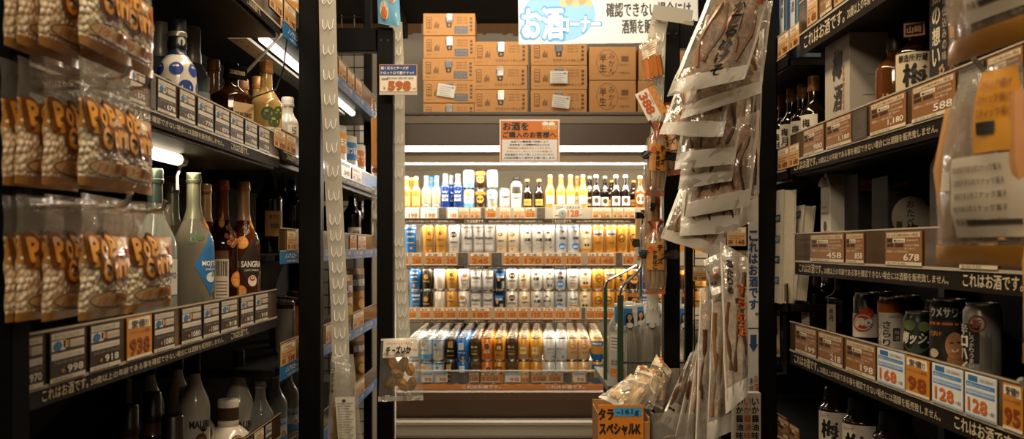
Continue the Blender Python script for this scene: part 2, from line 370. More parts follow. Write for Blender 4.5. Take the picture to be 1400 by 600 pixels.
far_cards([
 ([(368, 386, 'pale', '178'), (388, 404, 'pale', '198'), (445, 460, 'pale', '168'), (463, 473, 'pale', '148'), (475, 484, 'pale', '158'), (486, 494, 'pale', '138')], 1.887, 1.942, 'on the blue-edged top rail past the citrus bottles'),
 ([(374, 390, 'pale', '328'), (391, 404, 'pale', '298'), (452, 462, 'blue', '210'), (465, 479, 'white', '240'), (481, 494, 'pale', '220')], 1.55, 1.597, 'on the rail under the milky bottle'),
 ([(392, 404, 'pale', '118'), (478, 487, 'sale', '100'), (489, 500, 'pale', '100')], 1.290, 1.343, 'on the blue-edged rail under the dark wine bottle'),
 ([(383, 404, 'pale', '338'), (445, 455, 'pale', '150'), (482, 497, 'pale', '158')], .992, 1.048, 'on the blue-edged rail under the canned drinks'),
 ([(345, 362, 'pale', '128'), (484, 498, 'pale', '148')], .724, .777, 'on the lowest blue-edged rail of the bottle shelving')])
rail_cards('R', [(1130, 1165, 'brown', '1,180'), (1099, 1127, 'brown', '980'), (1166, 1186, 'grey', ''), (1190, 1240, 'brown', '1,180'), (1247, 1308, 'brown', '588'), (1312, 1346, 'grey', ''), (1350, 1400, 'brown', '598')], 1.519, 1.581, 'on the rail in front of the plum liquor box', 'cards in front of the plum liquor box')
rail_cards('R', [(1108, 1155, 'brown', '458'), (1157, 1182, 'brown', '858'), (1211, 1262, 'brown', '678'), (1312, 1366, 'brown', '698')], 1.266, 1.328, 'on the rail in front of the white carton', 'cards in front of the white carton')
rail_cards('R', [(1088, 1117, 'brown', '199'), (1119, 1153, 'brown', '218'), (1157, 1198, 'brown', '198'), (1200, 1238, 'blue', '168'), (1239, 1272, 'sale', '98'), (1275, 1318, 'blue', '128'), (1320, 1364, 'blue', '128'), (1372, 1400, 'sale', '95')], 1.038, 1.104, 'on the rail in front of the drink cans', 'cards in front of the drink cans')
rail_cards('R', [(1104, 1118, 'pale', '458'), (1122, 1138, 'brown', '680'), (1141, 1160, 'pale', '580')], 1.828, 1.898, 'on the top rail above the plum liquor box', 'cards above the plum liquor box')
rail_cards('R', [(1064, 1079, 'pale', '780'), (1080, 1093, 'pale', '880')], 1.802, 1.858, 'on the top rail behind the black post by the squid', 'cards behind the black post')
rail_cards('R', [(1064, 1079, 'pale', '680'), (1080, 1093, 'pale', '648')], 1.503, 1.558, 'on the rail below the plum label bottles', 'cards behind the black post')
rail_cards('R', [(1064, 1079, 'brown', '498'), (1080, 1093, 'brown', '448')], .792, .848, 'on the lowest rail behind the black post', 'cards behind the black post')
# ================================================================ bottles
def glass(col, alpha, rough=.06, coat=.5):
    key = 'glass_%s_%d' % (col.strip('#'), alpha*100)
    if key in MATS: return MATS[key]
    m, nt, b = newmat(key)
    b.inputs['Base Color'].default_value = lin(col); b.inputs['Roughness'].default_value = rough; b.inputs['Coat Weight'].default_value = coat; b.inputs['Coat Roughness'].default_value = .04
    out = nt.nodes['Material Output']; tr = nt.nodes.new('ShaderNodeBsdfTransparent'); mx = nt.nodes.new('ShaderNodeMixShader')
    tr.inputs[0].default_value = [min(1, .3+.9*c) for c in lin(col)[:3]]+[1]
    lw = nt.nodes.new('ShaderNodeLayerWeight'); lw.inputs['Blend'].default_value = .4
    ma = nt.nodes.new('ShaderNodeMath'); ma.operation = 'MULTIPLY_ADD'; ma.use_clamp = True; ma.inputs[1].default_value = .8; ma.inputs[2].default_value = alpha
    nt.links.new(lw.outputs['Facing'], ma.inputs[0]); nt.links.new(ma.outputs[0], mx.inputs[0]); nt.links.new(tr.outputs[0], mx.inputs[1]); nt.links.new(b.outputs[0], mx.inputs[2]); nt.links.new(mx.outputs[0], out.inputs[0])
    return m
def radius_at(prof):
    def rad(z):
        for (r0, z0), (r1, z1) in zip(prof, prof[1:]):
            if z0 <= z <= z1: return r0+(r1-r0)*(z-z0)/max(z1-z0, 1e-6)
        return prof[-1][0] if z > prof[-1][1] else prof[0][0]
    return rad
def wrap(rad, R, e=.0007):
    return lambda u, v: ((rad(v)+e)*math.sin(u/R), -(rad(v)+e)*math.cos(u/R), v)
def bprof(H, R, rn, zs, zn, caph, belly=0.0):
    p = [(R*.86, 0), (R*.97, .004), (R, .012)]
    if belly: p += [(R*(1+belly*math.sin(PI*t)), .012+(zs-.012)*t) for t in (.25, .5, .75)]
    p.append((R, zs))
    for t in (.12, .25, .4, .55, .7, .85, 1): p.append((rn+(R-rn)*(.5+.5*math.cos(PI*t)), zs+(zn-zs)*t))
    p += [(rn*.94, H-caph)]
    return p
def bottle(name, label, cat, H, R, rn, zs, zn, gl_, cap=(.03, None), foil=None, art=None, square=False, group=None, belly=0.0, liquid=None):
    """art(fn, fn2, MB label, MB ...) draws printed labels that follow the glass"""
    r = thing(name, label, cat, group=group); pr = bprof(H, R, rn, zs, zn, cap[0]*.6, belly); rad = radius_at(pr)
    b = MB()
    if square:
        secs = []
        for (q, z) in pr:
            k = 1.0 if z <= zs+(zn-zs)*.3 else 0.0; ring = []
            for i in range(24):
                a = 2*PI*i/24+PI/24; c, s_ = math.sin(a), -math.cos(a); m = max(abs(c), abs(s_)); sq = min(1/m, 1.22)
                ring.append((q*c*(1+(sq-1)*k), q*s_*(1+(sq-1)*k), z))
            secs += ring
        n = len(pr); fs = [(j*24+i, j*24+(i+1) % 24, (j+1)*24+(i+1) % 24, (j+1)*24+i) for j in range(n-1) for i in range(24)]+[tuple(range(24))[::-1], tuple((n-1)*24+i for i in range(24))]
        b.add(secs, fs, gl_, True)
    else: b.lathe(pr, gl_, 28)
    b.build('body', r)
    if liquid:
        lz, lm = liquid; lp = [(q*.90, z+.006) for q, z in pr if z < lz]+[(rad(lz)*.9, lz)]
        MB().lathe(lp, lm, 24).build('liquid', r)
    ch, cm = cap
    c = MB(); c.lathe([(rn*1.12, H-ch), (rn*1.16, H-ch*.9), (rn*1.16, H-ch*.72), (rn*1.08, H-ch*.68), (rn*1.08, H-.004), (rn*.95, H), (0, H)], cm, 20); c.build('cap', r)
    if foil:
        z0, z1, fm = foil; MB().lathe([(rad(z0)+.0006, z0, fm)]+[(rad(z0+(z1-z0)*t/8)+.0006, z0+(z1-z0)*t/8) for t in range(1, 9)], fm, 24).build('neck_foil', r)
    if art:
        fn = wrap(rad, R) if not square else (lambda u, v: (u, -R*1.0-.0012, v)); fn2 = wrap(rad, R, .0013) if not square else (lambda u, v: (u, -R*1.0-.0020, v)); l = MB(); art(l, fn, fn2, R)
        l.build('label', r)
    return r
def put(proto, label, px, X, z, used={}, side='L', turn=0.0, group=None, scale=1.0):
    """the first time moves the prototype itself, then copies"""
    Y = YX(px, X); rz = (L90 if side == 'L' else R90)+turn
    if proto.name not in used:
        used[proto.name] = 1; o = proto; o.location = (X, Y, z); o.rotation_euler = (0, 0, rz)
        if label:
            LABELS[o['label']].remove(o.name); o['label'] = label; LABELS.setdefault(label, []).append(o.name)
    else: o = dup(proto, label or proto['label'], (X, Y, z), rz)
    if group: o['group'] = group
    o.scale = (scale,)*3
    return o
def fruit(l, fn, fn2, cx, cz, r):
    l.disc(fn, cx, cz, r, r, ink('#d8802a'), 18); l.disc(fn2, cx, cz, r*.82, r*.82, ink('#eeb060'), 16)
    for i in range(6): l.poly(lambda u, v: fn2(u, v+0), [(cx+.1*r*math.cos(i*PI/3), cz+.1*r*math.sin(i*PI/3)), (cx+.74*r*math.cos(i*PI/3+.16), cz+.74*r*math.sin(i*PI/3+.16)), (cx+.74*r*math.cos(i*PI/3+.85), cz+.74*r*math.sin(i*PI/3+.85))], ink('#dd8a30'))
def grapes(l, fn, fn2, cx, cz, r, col):
    rnd = random.Random(3)
    for i in range(16):
        a = rnd.uniform(0, 2*PI); q = r*math.sqrt(rnd.random()); x, z = cx+q*math.cos(a)*.8, cz+q*math.sin(a)
        l.disc(fn, x, z, r*.25, r*.25, ink(col), 12); l.disc(fn2, x-r*.06, z+r*.08, r*.07, r*.07, ink('#d9c0a0'), 6)
def diamond(l, fn, fn2, cx, cz, w, h, col):
    n, m = 8, 12; pts = [fn(cx+w*(1-abs(2*j/m-1))*(2*i/n-1), cz+h*(2*j/m-1)) for j in range(m+1) for i in range(n+1)]
    l.add(pts, [(j*(n+1)+i, j*(n+1)+i+1, (j+1)*(n+1)+i+1, (j+1)*(n+1)+i) for j in range(m) for i in range(n)], ink(col), True)
def leaves(l, fn, cx, cz, s, col='#46603a'):
    for a in (.3, 1.3, 2.4, 3.6): l.disc(lambda u, v: fn(cx+(u*math.cos(a)-v*math.sin(a)), cz+(u*math.sin(a)+v*math.cos(a))), s*.9, 0, s*.8, s*.3, ink(col), 12)
def mojito_art(l, fn, fn2, R):
    diamond(l, fn, fn2, .006, .145, .040, .068, '#2c6da8'); l.text('MOJITO', fn2, .006, .140, .014, WHITE, .046, 'c', .03); l.text('SPARKLING', fn2, .006, .133, .005, WHITE, .03)
    l.disc(fn2, .006, .118, .013, .011, ink('#d9e0e0')); l.disc(fn2, .012, .125, .006, .006, ink('#7c9a4a')); leaves(l, fn, -.028, .20, .012); leaves(l, fn, .03, .07, .014); fruit(l, fn, fn2, .018, .235, .013); leaves(l, fn, -.02, .06, .012)
def sangria_art(l, fn, fn2, R):
    diamond(l, fn, fn2, 0, .14, .036, .066, '#2b2019'); l.text('SANGRIA', fn2, 0, .134, .015, WHITE, .056, 'c', .03); l.text('LIGHTLY SPARKLING', fn2, 0, .124, .005, WHITE, .04)
    l.disc(fn2, 0, .10, .012, .014, ink('#e9dcc4')); l.disc(fn2, 0, .106, .008, .006, ink('#b5402a')); fruit(l, fn, fn2, -.026, .195, .016); fruit(l, fn, fn2, .022, .24, .012); grapes(l, fn, fn2, -.01, .235, .018, '#6d5b4a'); grapes(l, fn, fn2, .004, .048, .02, '#7a6a58'); fruit(l, fn, fn2, .034, .06, .014); fruit(l, fn, fn2, -.03, .075, .015); leaves(l, fn, .03, .20, .012)
def rouge_art(l, fn, fn2, R):
    grapes(l, fn, fn2, .004, .215, .028, '#9a5a34'); fruit(l, fn, fn2, .014, .105, .020); fruit(l, fn, fn2, -.03, .245, .014)
    l.patch(fn, -.045, -.012, .05, .155, ink('#d8c9b2'), 4, 2); l.patch(fn, -.045, -.012, .155, .175, ink('#6a4326'), 4)
    for i in range(12): l.patch(fn2, -.042+i*.0024, -.042+i*.0024+random.choice((.0008, .0014)), .115, .15, ink('#1a120c'))
    for i in range(6): l.patch(fn2, -.042, -.016, .06+i*.008, .062+i*.008, ink('#6a5a48'), 2)
def plain_label(z0, z1, hw, col, lines=(), frame=None):
    def art(l, fn, fn2, R):
        l.patch(fn, -hw, hw, z0, z1, ink(col), 8, 3)
        if frame: [l.patch(fn2, -hw, hw, q, q+.003, ink(frame), 8) for q in (z0+.002, z1-.005)]
        for t, z, h, c, w in lines: l.text(t, fn2, 0, z, h, ink(c), w, 'c', .02)
    return art
ORG = M('#b5672c', .3, .5); OLIVE = M('#5c6350', .3, .4); TANCAP = M('#c79b6c', .3, .5)
mojito = bottle('sparkling_wine_bottle', 'tall cloudy pale bottle with blue diamond mojito label and olive foil cap', 'bottle', .348, .043, .015, .185, .275, glass('#8d8676', .52), (.024, OLIVE), (.245, .325, M('#7f8068', .3, .2)), mojito_art)
rouge = bottle('sparkling_wine_bottle', 'dark red fruit wine bottle with grape print beside the cloudy mojito bottle', 'bottle', .348, .040, .0145, .18, .27, glass('#2a120a', .82), (.024, ORG), (.25, .325, M('#8a4a22', .28, .4)), rouge_art)
sang = bottle('sparkling_wine_bottle', 'sangria bottle with dark diamond label, citrus and grape print and peach cap', 'bottle', .348, .041, .0145, .18, .27, glass('#5a2c18', .7), (.024, TANCAP), (.25, .325, M('#c79b6c', .3, .2)), sangria_art)
put(mojito, None, 265, -.70, 1.115, turn=-0.45); put(rouge, None, 304, -.71, 1.115, turn=-0.6); put(sang, None, 333, -.675, 1.115, turn=-0.75)
put(mojito, 'second mojito bottle, half hidden behind the front cloudy mojito bottle', 236, -.80, 1.115, turn=-.5, scale=.96)
put(rouge, 'copper capped fruit wine bottle in the back row behind the mojito bottles', 229, -.88, 1.115, turn=2)
put(sang, 'peach capped sangria bottle in the back row between mojito and grape print bottles', 281, -.80, 1.115, turn=1)
wine = bottle('liquor_bottle', 'green necked clear bottle right behind the clear popcorn bag', 'bottle', .34, .042, .0145, .18, .265, glass('#8f9a90', .5), (.03, M('#39453c', .3, .3)), (.25, .318, M('#39453c', .3, .2)), plain_label(.09, .16, .03, '#c9c4b8', (('MOJITO', .12, .014, '#2b5f9a', .045),)))
put(wine, None, 212, -.71, 1.115, turn=-0.6)
# top shelf
BLUED = ink('#203f8f')
def yog(l, fn, fn2, R):
    for z, o, r_ in ((.138, .5, .0140), (.102, 0, .0155), (.066, .5, .015), (.03, 0, .014)):
        for k in range(6): l.disc(fn, (k+o)*2*PI*R/6-PI*R, z, r_, r_*.95, BLUED, 16)
    l.text('Yogur', fn2, .018, .078, .013, BLUED, .05, 'c', .03)
yb = bottle('liqueur_bottle', 'white ceramic liqueur bottle printed with big blue dots and dark cap', 'bottle', .242, .037, .0165, .138, .182, M('#d9d3c6', .2, 0, coat=.6), (.06, M('#1c1f2a', .3)), (.168, .188, M('#23283a', .3)), yog, belly=.08)
put(yb, None, 242, -.675, 1.515, scale=1.0, turn=-0.75)
MB().lathe([(.0172, .205), (.0195, .206), (.0195, .214), (.0182, .216)], M('#a9a294', .3, .6), 20).build('neck_ring', yb)
MB().disc(lambda u, v: (u, -.0188, v), 0, .196, .008, .009, ink('#c9c4b8')).build('medallion', yb)
SILV = M('#a9a59c', .35, .35)
gin = bottle('liquor_bottle', 'smoky grey bottle with silver capsule nearest the popcorn on the top shelf', 'bottle', .25, .034, .016, .15, .185, glass('#5d646a', .6), (.075, SILV), None, plain_label(.05, .12, .03, '#7d8488', (('NAVY', .08, .015, '#2a2f36', .04),)))
put(gin, None, 219, -.73, 1.515, turn=-0.6); put(gin, 'smoky grey bottle with tall silver capsule behind the blue dotted bottle', 262, -.745, 1.515, scale=1.18)
amb = bottle('liquor_bottle', 'amber liqueur bottle with cork stopper between blue dots and the square dark bottle', 'bottle', .245, .034, .014, .13, .17, glass('#b0824a', .4), (.028, M('#8c5a2a', .5)), None, plain_label(.04, .1, .028, '#c9b088', (('UMESHU', .065, .012, '#4a2d14', .04),)), liquid=(.16, M('#9a5f22', .15)))
put(amb, None, 292, -.735, 1.515, turn=-0.6); put(amb, 'amber liqueur bottle half hidden behind the square dark bottle', 332, -.76, 1.515, scale=1.05)
dis = bottle('amaretto_bottle', 'square dark amaretto bottle with cream label and black neck tag', 'bottle', .235, .040, .017, .150, .185, glass('#2c1508', .85, .05), (.04, BLACK), None, plain_label(.075, .135, .034, '#b99c74', (('DISARONNO', .10, .012, '#2a1a10', .056), ('ORIGINALE', .085, .006, '#5a3a20', .04))), square=True)
put(dis, None, 316, -.69, 1.515, turn=-0.5)
MB().box(-.034, .034, -.021, -.019, .195, .228, BLACK, .0008).text('DISARONNO', flat(-.0216), 0, .205, .011, ink('#c9b088'), .05, 'c', .02).build('neck_tag', dis)
def citrus(l, fn, fn2, R):
    for x, z in ((-.018, .132), (.014, .136), (.0, .112)): l.disc(fn, x, z, .018, .017, ink('#3f4f24'), 16); l.disc(fn2, x-.004, z+.006, .006, .004, ink('#8a9a58'), 8)
    l.patch(fn, -.034, .034, .062, .096, ink('#d9cdb0'), 8); l.text('シークヮーサー', fn2, 0, .081, .011, ink('#2c5f9a'), .056, 'c', .03); l.text('梅酒', fn2, 0, .066, .012, ink('#d0661a'), .026, 'c', .03)
cit = bottle('citrus_liqueur_bottle', 'cloudy yellow citrus liqueur bottle with green fruit print next to the square dark bottle', 'bottle', .275, .040, .0155, .155, .205, glass('#c9a868', .5), (.035, M('#a5723c', .35, .3)), None, citrus, liquid=(.19, M('#c09a55', .3)))
put(cit, None, 364, -.648, 1.515, turn=-0.75); put(cit, 'second cloudy yellow citrus bottle, tucked behind the first one', 352, -.735, 1.515, turn=.5)
def milky(l, fn, fn2, R): l.patch(fn, -.02, .02, .045, .122, ink('#e6dfce'), 6); l.vtext('にごり酒', fn2, 0, .119, .015, ink('#2a2018'), .02); l.disc(fn2, .012, .04, .008, .008, ink('#c8702a'))
mil = bottle('liquor_bottle', 'milky white small bottle with pale screw cap beside the yellow citrus bottle', 'bottle', .205, .032, .0165, .125, .162, glass('#cfc6b2', .75), (.028, M('#b8b0a0', .4)), None, milky)
put(mil, None, 393, -.655, 1.53, turn=-0.7); put(mil, 'orange tinted small bottle half hidden behind the milky bottle', 381, -.72, 1.53, scale=.9)
# lower shelf
def palm(l, fn, fn2, R):
    l.text('MALIBU', fn, 0, .118, .019, ink('#33261c'), .062, 'c', .04); l.disc(fn, 0, .085, .017, .019, ink('#6e4022'), 18); l.disc(fn2, 0, .083, .011, .012, ink('#9a6136'), 14)
    l.tube([fn2(0, .095), fn2(.004, .108)], .0012, ink('#33261c'), 6)
    for a in (.5, 1.1, 1.7, 2.3): l.disc(lambda u, v: fn2(.004+u*math.cos(a)-v*math.sin(a), .108+u*math.sin(a)+v*math.cos(a)), .007, 0, .008, .0022, ink('#33261c'), 8)
mal = bottle('rum_bottle', 'white coconut rum bottle with black cap, tallest beside the sparkling water', 'bottle', .318, .040, .0145, .165, .255, M('#cdc6b8', .22, 0, coat=.4), (.06, BLACK), None, palm)
put(mal, None, 326, -.72, .71, turn=-0.9); put(mal, 'white coconut rum bottle with black cap, middle of the white bottles', 266, -.71, .80, turn=-.8, scale=.84)
put(mal, 'white coconut rum bottle with black cap, in shade behind the middle one', 243, -.80, .80, turn=-.6, scale=.8); put(mal, 'white coconut rum bottle with black cap, in deep shade nearest the popcorn', 205, -.83, .80, turn=-.7, scale=.8)
r = thing('cream_liqueur_bottle', 'round white liqueur flask with brown seal and banded white cap', 'bottle')
b = MB(); pr = [(.03, 0), (.045, .006)]+[(.058*math.sin(a), .062-.058*math.cos(a)*1.02) for a in [.9+.17*i for i in range(13)]]+[(.021, .116), (.021, .155)]
b.lathe(pr, M('#c5bdae', .2, 0, coat=.5), 32); b.build('body', r)
MB().lathe([(.0235, .117), (.0245, .119, M('#c9c2b4', .4)), (.0245, .130, M('#3a2a1c', .4)), (.0245, .160, M('#c9c2b4', .4)), (.0245, .174), (.022, .178), (0, .178)], M('#c9c2b4', .4), 24).build('cap', r)
l = MB(); f = wrap(radius_at([(q, z) for q, z in pr]), .058, .0012); f2 = wrap(radius_at(pr), .058, .002)
l.disc(f, 0, .080, .022, .020, ink('#4a2c18'), 24); l.ring(f2, 0, .080, .019, .0175, .002, ink('#b08a5c')); l.text('CREAM', f2, 0, .080, .007, ink('#c9a878'), .026, 'c', .03); l.text('LIQUEUR', f2, 0, .071, .0045, ink('#c9a878'), .02); l.build('label', r)
put(r, None, 312, -.665, .765, turn=-0.85); put(r, 'second round white flask, in shade behind the black capped bottle', 260, -.74, .80, turn=-.6)
dk = bottle('whisky_bottle', 'dark liquor bottle with broad black and brown cap in front of the white rum', 'bottle', .265, .044, .02, .12, .175, glass('#120a06', .9), (.07, M('#1a120d', .3)), (.165, .195, M('#4a2a16', .4)), plain_label(.03, .11, .036, '#3a2415', (('LIQUEUR', .07, .012, '#a9835a', .045),)))
put(dk, None, 236, -.655, .71, turn=-0.8); put(dk, 'dark liquor bottle in shade under the sale card', 208, -.70, .80, scale=.82, turn=-.8); put(dk, 'dark liquor bottle at the shaded end near the black post', 176, -.70, .80, scale=.8, turn=-.8)
# dark bottles further on
WB = plain_label(.05, .125, .032, '#b8853f', (('赤ワイン', .10, .014, '#3a2010', .04), ('RED', .075, .012, '#3a2010', .03)))
dw = bottle('wine_bottle', 'dark wine bottle with ochre label standing past the sangria bottles', 'bottle', .275, .038, .014, .155, .21, glass('#0f0a07', .92), (.03, M('#171210', .35)), None, WB)
put(dw, None, 368, -.72, 1.28, turn=-0.8)
dl = bottle('wine_bottle', 'dark wine bottle with white label seen between the clip strip and the thin post', 'bottle', .27, .038, .0145, .15, .20, glass('#140c08', .92), (.035, M('#8a5a2a', .4, .2)), None, plain_label(.02, .10, .034, '#cfc8ba', (('梅酒', .06, .026, '#3a2a1a', .03), ('12%', .03, .012, '#b8612a', .02))))
put(dl, None, 481, -.67, 1.28, turn=-0.9)
for i, (px, X) in enumerate(((385, -.74), (398, -.70), (402, -.78), (452, -.70), (492, -.73))):
    put(dw, 'dark wine bottle in the shaded row past the ochre label bottle, %s along' % ORD[i], px, X, 1.28, turn=2.5, scale=.95)
# water
def water(l, fn, fn2, R): l.patch(fn, -.028, .028, .04, .105, ink('#b9c4cc'), 6); l.patch(fn2, -.028, .028, .04, .058, ink('#3c78ab'), 6); l.text('Spark', fn2, 0, .082, .014, ink('#2b5f9a'), .04, 'c', .02, .3); l.disc(fn2, .012, .062, .009, .009, ink('#c8702a'), 12)
wa = bottle('sparkling_water_bottle', 'clear sparkling water bottle with blue label, closest to the white rum', 'bottle', .235, .034, .0135, .14, .195, glass('#b9bcb8', .28), (.018, M('#c9c9c4', .4)), None, water)
for i, (px, X, t) in enumerate(((356, -.665, 'closest to the white rum'), (376, -.675, 'second from the white rum'), (393, -.68, 'third from the white rum'), (403, -.69, 'beside the black post'), (384, -.76, 'in the back row beside the rum'), (399, -.76, 'in the back row near the post'))):
    put(wa, 'clear sparkling water bottle with blue label, %s' % t, px, X, .71, turn=-.9)
# right shelves
def ume(l, fn, fn2, R): l.patch(fn, -.026, .026, .02, .142, ink('#d6cdbb'), 6, 2); l.vtext('梅月', fn2, -.004, .135, .024, ink('#2a1c12'), .02); l.text('梅酒', fn2, .014, .045, .01, ink('#8a3c1c'), .016); l.disc(fn2, -.008, .035, .010, .010, ink('#c8802a'), 12); l.disc(fn2, .01, .031, .010, .010, ink('#b8702a'), 12)
um = bottle('plum_liquor_bottle', 'dark plum liquor bottle with white label, closest to the plum liquor box', 'bottle', .245, .034, .0145, .145, .185, glass('#180e08', .9), (.04, M('#8a5a2e', .4, .2)), None, ume)
for i, (px, X, t) in enumerate(((1113, .79, 'closest to the plum liquor box'), (1098, .80, 'second from the plum liquor box'), (1083, .79, 'third from the plum liquor box'), (1071, .80, 'beside the black post'))):
    put(um, 'dark plum liquor bottle with white label, %s' % t, px, X, 1.50, side='R', turn=.75)
ab = bottle('plum_liquor_bottle', 'brown broad shouldered bottle between the plum box and cream label bottle', 'bottle', .235, .040, .016, .165, .20, glass('#5a3214', .75), (.03, M('#2a1a10', .4)), None, lambda l, fn, fn2, R: (l.vtext('梅酒', fn2, 0, .12, .028, ink('#b58a4a'), .02)))
put(ab, None, 1224, .80, 1.50, side='R', turn=0.8)
def cream(l, fn, fn2, R): l.patch(fn, -.040, .040, .03, .175, ink('#cdbb98'), 8, 2); l.text('醸造所貯蔵', fn2, 0, .157, .014, ink('#2a1c12'), .056, 'c', .02); l.text('梅', fn2, .004, .108, .044, ink('#1a120c'), .042, 'c', .04); l.text('酒', fn2, .004, .058, .042, ink('#1a120c'), .04, 'c', .04); l.text('山崎蒸溜', fn2, -.026, .085, .006, ink('#5a4a38'), .02)
cr = bottle('plum_liquor_bottle', 'dark bottle with wide cream label and brushed plum lettering, orange neck tag', 'bottle', .25, .041, .017, .175, .205, glass('#1a0f08', .9), (.035, M('#1a120c', .3)), None, cream)
put(cr, None, 1254, .795, 1.50, side='R', turn=0.95)
MB().box(-.02, .02, -.024, -.022, .208, .236, M('#b8692c', .4), .001).box(-.016, .016, -.0245, -.0236, .212, .232, BLACK).text('山崎', flat(-.0252), 0, .215, .013, ink('#c98a4a'), .026, 'c', .03).build('neck_tag', cr)
sq = bottle('plum_liquor_bottle', 'square black bottle with long white label, beside the black post', 'bottle', .255, .036, .0145, .18, .215, glass('#0e0b08', .88), (.045, M('#4a2c18', .4)), None, lambda l, fn, fn2, R: (l.patch(fn, -.018, .018, .05, .165, ink('#b9ab92')), l.vtext('赤月', fn2, 0, .155, .02, ink('#3a2416'), .02), l.disc(fn2, -.004, .075, .009, .009, ink('#c8702a'), 12), l.disc(fn2, .008, .066, .008, .008, ink('#b8602a'), 12)), square=True)
for i, (px, X, t) in enumerate(((1073, .775, 'beside the black post'), (1112, .80, 'second from the black post'), (1148, .81, 'just before the red emblem can'))):
    put(sq, 'square black bottle with brown neck, %s' % t, px, X, .94 if i == 0 else 1.03-.035*0, side='R', turn=.5, scale=1 if i == 0 else .78)
for i, (px, X) in enumerate(((1085, .85), (1098, .83), (1130, .88))):
    put(sq, 'square black bottle in the shaded back row, %s past the black post' % ORD[i], px, X, 1.03, side='R', scale=.8)
def ume3(l, fn, fn2, R): l.patch(fn, -.045, .045, .05, .222, ink('#c4bcad'), 8, 2); l.text('梅', fn2, -.004, .160, .042, ink('#16100c'), .042, 'c', .045); l.text('酒', fn2, -.002, .112, .04, ink('#16100c'), .038, 'c', .045); l.text('チョーヤ', fn2, -.018, .208, .009, ink('#8a3c1c'), .03); l.patch(fn2, .010, .030, .085, .117, ink('#7a3a22')); l.text('さらり', lambda u, v: tuple(c*1.01 for c in fn2(u, v)[:2])+(v,), .020, .096, .009, ink('#d9c9a8'), .016)
u3 = bottle('plum_liquor_bottle', 'black topped plum liquor bottle with white brushed label, under the drink cans', 'bottle', .278, .045, .030, .225, .245, glass('#1c120b', .9), (.04, BLACK), None, ume3)
for i, (px, X) in enumerate(((1146, .795), (1180, .795), (1224, .795))): put(u3, 'black capped plum bottle, white brushed label, under the drink cans, %s from black post' % ORD[i], px, X, .68, side='R', turn=.85)
for i, (px, X) in enumerate(((1072, .80), (1084, .82))): put(um, 'small dark bottle standing on the top shelf behind the black post, %s' % ('by the post' if i == 0 else 'by the cards'), px, X, 1.79, side='R')
for i, (px, X, c) in enumerate(((1069, .76, '#3b5f86'), (1086, .76, '#2d4a66'), (1101, .77, '#58707c'))):
    Y = YX(px, X); h = .26
    q = MB().box(-.032, .032, -.032, .032, 0, h, M(c, .3), .002); q.patch(flat(-.0332), -.02, .02, .05, .2, ink('#c9cdd0')); q.vtext('梅酒', flat(-.0338), 0, .19, .03, ink('#2a3a4a'))
    tag(q.build('liquor_box', None, (X, Y, 1.79), R90), 'blue boxed liquor on the top shelf behind the black post, %s from it' % ORD[i], 'box', 'blue boxes on the top shelf')
# ---- cartons and boxes on the right
def add_box(name, label, cat, X, Yf, w, d, h, z, col, deco, top=None):
    b = MB().box(0, w, 0, d, 0, h, M(col, .6, 0, .05, 25), .0015); deco(b, lambda u, v: (-.0008, d-u, v), lambda u, v: (u, -.0008, v)); o = b.build(name, None, (X, Yf, z)); return tag(o, label, cat)
def d1(b, fa, ff):
    b.text('梅', fa, .085, .19, .062, ink('#2a231c'), .06, 'c', .05, .15); b.text('酒', fa, .088, .115, .058, ink('#3a332a'), .055, 'c', .03, .15); b.vtext('本格梅酒果実熟成', fa, .030+.10, .215, .012, ink('#b8702a'), .01)
    for k in range(6): b.disc(fa, .07+.012*math.cos(k), .05+.012*math.sin(k), .008, .008, ink('#a09280'), 10); 
    b.ring(fa, .07, .05, .02, .022, .002, ink('#7a6a58')); b.text('国産', fa, .05, .262, .014, ink('#8a8072'), .04)
    for k in range(5): b.patch(ff, .01+.01*k, .075, .05+.045*k, .052+.045*k, ink('#8f8778'))
add_box('plum_liquor_box', 'tall pale paper box with brushed plum liquor lettering on the top right shelf', 'box', .755, YX(1161, .755), .088, .165, .305, 1.50, '#b3a898', d1)
def d2(b, fa, ff):
    b.vtext('自然の想い', fa, .03, .305, .034, ink('#cfc2a6'), .03); b.vtext('有機青梅仕込みの味', fa, .062, .30, .018, ink('#a9987a'), .016)
    rnd = random.Random(4)
    for k in range(26):
        x, z = rnd.uniform(.008, .10), .02+abs(rnd.gauss(0, .045)); s = rnd.uniform(.004, .008)
        for q in range(5): b.disc(fa, x+s*math.cos(q*1.257), z+s*math.sin(q*1.257), s*.6, s*.6, ink('#b08a5c' if k % 3 else '#6d4a2c'), 8)
    b.disc(fa, .012, .29, .026, .03, ink('#b8692c'), 18)
add_box('plum_liquor_box', 'black box printed with small blossoms and white vertical lettering', 'box', .755, 1.609, .09, .112, .325, 1.50, '#14100d', d2)
def d3(b, fa, ff):
    b.text('CHOYA', ff, .012, .175, .010, ink('#b07a3c'), .034, 'l', .03); b.disc(ff, .050, .112, .042, .044, ink('#9a9080'), 28); b.vtext('おたべ', ff, .048, .15, .017, ink('#2a2018'), .02); b.text('梅', ff, .052, .073, .024, ink('#1a120c'), .024, 'c', .04); b.patch(lambda u, v: (u, -.0014, v), .018, .03, .09, .103, ink('#4a3826'))
add_box('plum_liquor_box', 'black box with round grey plum emblem facing the aisle', 'box', .79, 2.0, .095, .09, .20, 1.25, '#17120e', d3)
add_box('plum_liquor_box', 'dark box with small amber stripe label behind the white carton', 'box', .80, 2.2, .06, .09, .22, 1.25, '#15100c', lambda b, fa, ff: (b.patch(ff, .004, .056, .178, .205, ink('#b8702a')), b.text('ふくめの梅酒', lambda u, v: (u, -.0014, v), .030, .184, .013, ink('#2a1a10'), .046, 'c', .02)))
